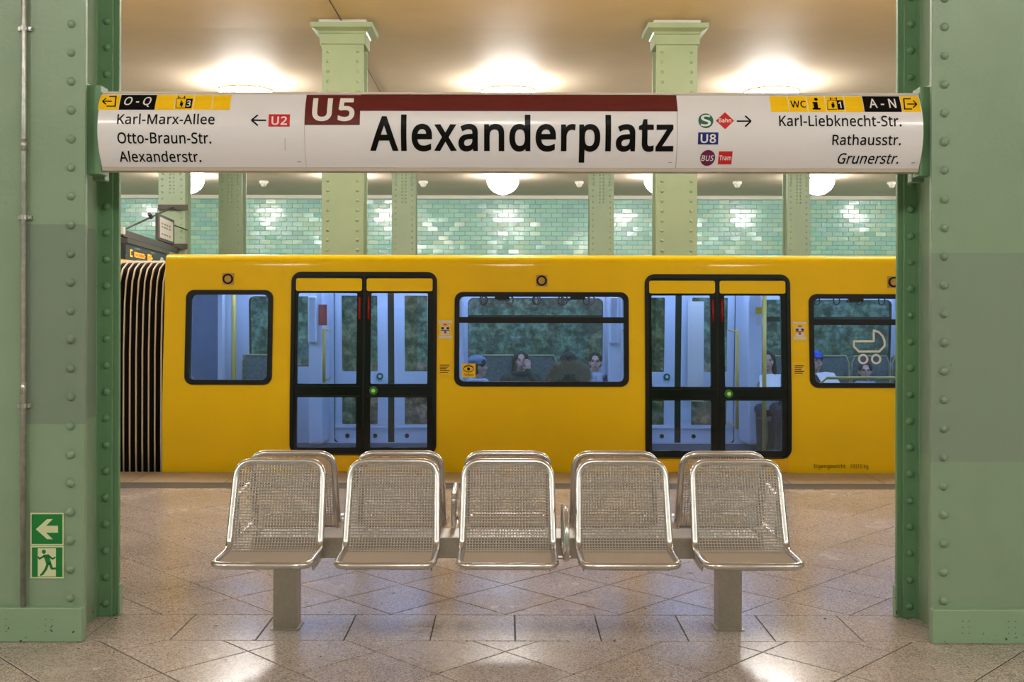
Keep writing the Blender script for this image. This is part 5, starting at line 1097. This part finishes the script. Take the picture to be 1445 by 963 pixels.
# ------------------------------------------------------------------ departure board on its arm, far left
def BX(Y): return -6.83 - (Y - 18.9) * 0.14
def bplate(name, m, parent, Ya, Yb, z0, z1, off0, off1):
    bm = bmesh.new(); A = []
    for off in (off0, off1):
        A.append([bm.verts.new((BX(y) + off, y, z)) for y, z in ((Ya, z0), (Yb, z0), (Yb, z1), (Ya, z1))])
    bm.faces.new(A[0]); bm.faces.new(A[1][::-1])
    for i in range(4): bm.faces.new((A[0][i], A[0][(i + 1) % 4], A[1][(i + 1) % 4], A[1][i]))
    bmesh.ops.recalc_face_normals(bm, faces=bm.faces); return fin(name, bm, m, parent)
arm = empty('bracket_arm', (BX(24.4), 24.3, 2.95)); tag(arm, 'dark steel arm with tie rod bolted to the far left column', 'bracket')
bplate('boom', 'dark_metal', arm, 18.6, 24.36, 2.90, 3.02, -.05, .05)
x0, x1 = X_(222, 24.3), X_(263, 24.3)
boxo('crossbar', 'dark_metal', arm, x0, x1, 24.33, 24.39, Z_(297.5, 24.36), Z_(290, 24.36)); boxo('crossbar', 'dark_metal', arm, x0, x1, 24.33, 24.39, Z_(353, 24.36), Z_(345, 24.36))
bm = bmesh.new(); tube(bm, [(BX(18.9), 18.9, 3.04), ((x0 + x1) / 2, 24.33, Z_(294, 24.33))], .018, 6); fin('tie_rod', bm, 'dark_metal', arm, True)
bm = bmesh.new(); tube(bm, [(BX(21.2) - .01, 21.2, 3.52), (BX(21.2), 21.3, 3.45)], .04, 6); fin('turnbuckle', bm, 'dark_metal', arm)
boxo('end_cap', 'cornice', arm, BX(18.6) - .09, BX(18.6) + .09, 18.5, 18.6, 2.93, 3.06)
bd = empty('departure_board', (BX(20.6), 20.6, 2.5)); tag(bd, 'black departure board with amber letters hanging above the bellows', 'display board')
bplate('housing', 'board_black', bd, 18.4, 22.3, 2.35, 2.77, -.14, .14)
bplate('cover', 'dark_metal', bd, 18.4, 22.5, 2.77, 2.86, -.18, .17)
rnd = random.Random(5)
def glyphrow(Ya, Yb, z, h, m, n, name):
    bm = bmesh.new()
    for i in range(n):
        a = Ya + (Yb - Ya) * i / n; wdt = (Yb - Ya) / n * .75
        for (u0, u1, v0, v1) in rnd.choice((((0, .3, 0, 1), (.3, 1, .4, .6)), ((0, .3, 0, 1), (.7, 1, 0, 1), (.3, .7, .8, 1)), ((0, 1, 0, .2), (0, 1, .8, 1), (0, .3, 0, 1)))):
            A = [bm.verts.new((BX(y) + .143, y, zz)) for y, zz in ((a + u0 * wdt, z + v0 * h), (a + u1 * wdt, z + v0 * h), (a + u1 * wdt, z + v1 * h), (a + u0 * wdt, z + v1 * h))]
            bm.faces.new(A)
    o = fin(name, bm, m, bd); o['label'] = 'blurred amber display characters' if m == 'amber' else 'small white display captions'
glyphrow(18.75, 19.0, 2.55, .13, 'amber', 1, 'display_text'); glyphrow(19.1, 20.1, 2.56, .09, 'amber', 8, 'display_text'); glyphrow(20.3, 20.85, 2.54, .13, 'amber', 2, 'display_text')
glyphrow(19.2, 19.6, 2.705, .03, 'print_white', 4, 'caption'); glyphrow(20.6, 21.0, 2.705, .03, 'print_white', 4, 'caption')
bm = bmesh.new(); vs = [bm.verts.new((BX(21.75 + .28 * math.cos(a)) + .144, 21.75 + .28 * math.cos(a), 2.49 + .19 * math.sin(a))) for a in [i * PI / 10 for i in range(20)]]; bm.faces.new(vs); v = fin('clock_face', bm, 'print_white', bd); v['label'] = 'white round field at the end of the board'
for y in (19.2, 21.9): 
    bm = bmesh.new(); tube(bm, [(BX(y), y, 2.83), (BX(y), y, 2.91)], .03, 6); fin('hanger', bm, 'dark_metal', bd)
nf = empty('framed_notice', (BX(22.9), 22.9, 3.3)); tag(nf, 'small white framed platform notice standing on the dark arm', 'sign')
bplate('frame', 'dark_metal', nf, 21.95, 23.85, 3.05, 3.60, -.03, .03); bplate('sheet', 'paper', nf, 22.12, 23.68, 3.11, 3.54, .031, .034)
for z in (3.40, 3.33, 3.18):
    for k in range(4):
        bplate('print', 'sticker_red' if 0 else 'print_grey', nf, 22.3 + k * .28, 22.3 + k * .28 + .16 + .04 * (k % 2), z, z + .035, .035, .036)
bm = bmesh.new(); tube(bm, [(BX(23.85), 23.85, 3.50), (x1, 24.36, 3.42)], .014, 6); tube(bm, [(BX(23.0), 23.0, 3.02), (BX(23.0), 23.0, 3.06)], .03, 6); fin('stay', bm, 'dark_metal', nf)
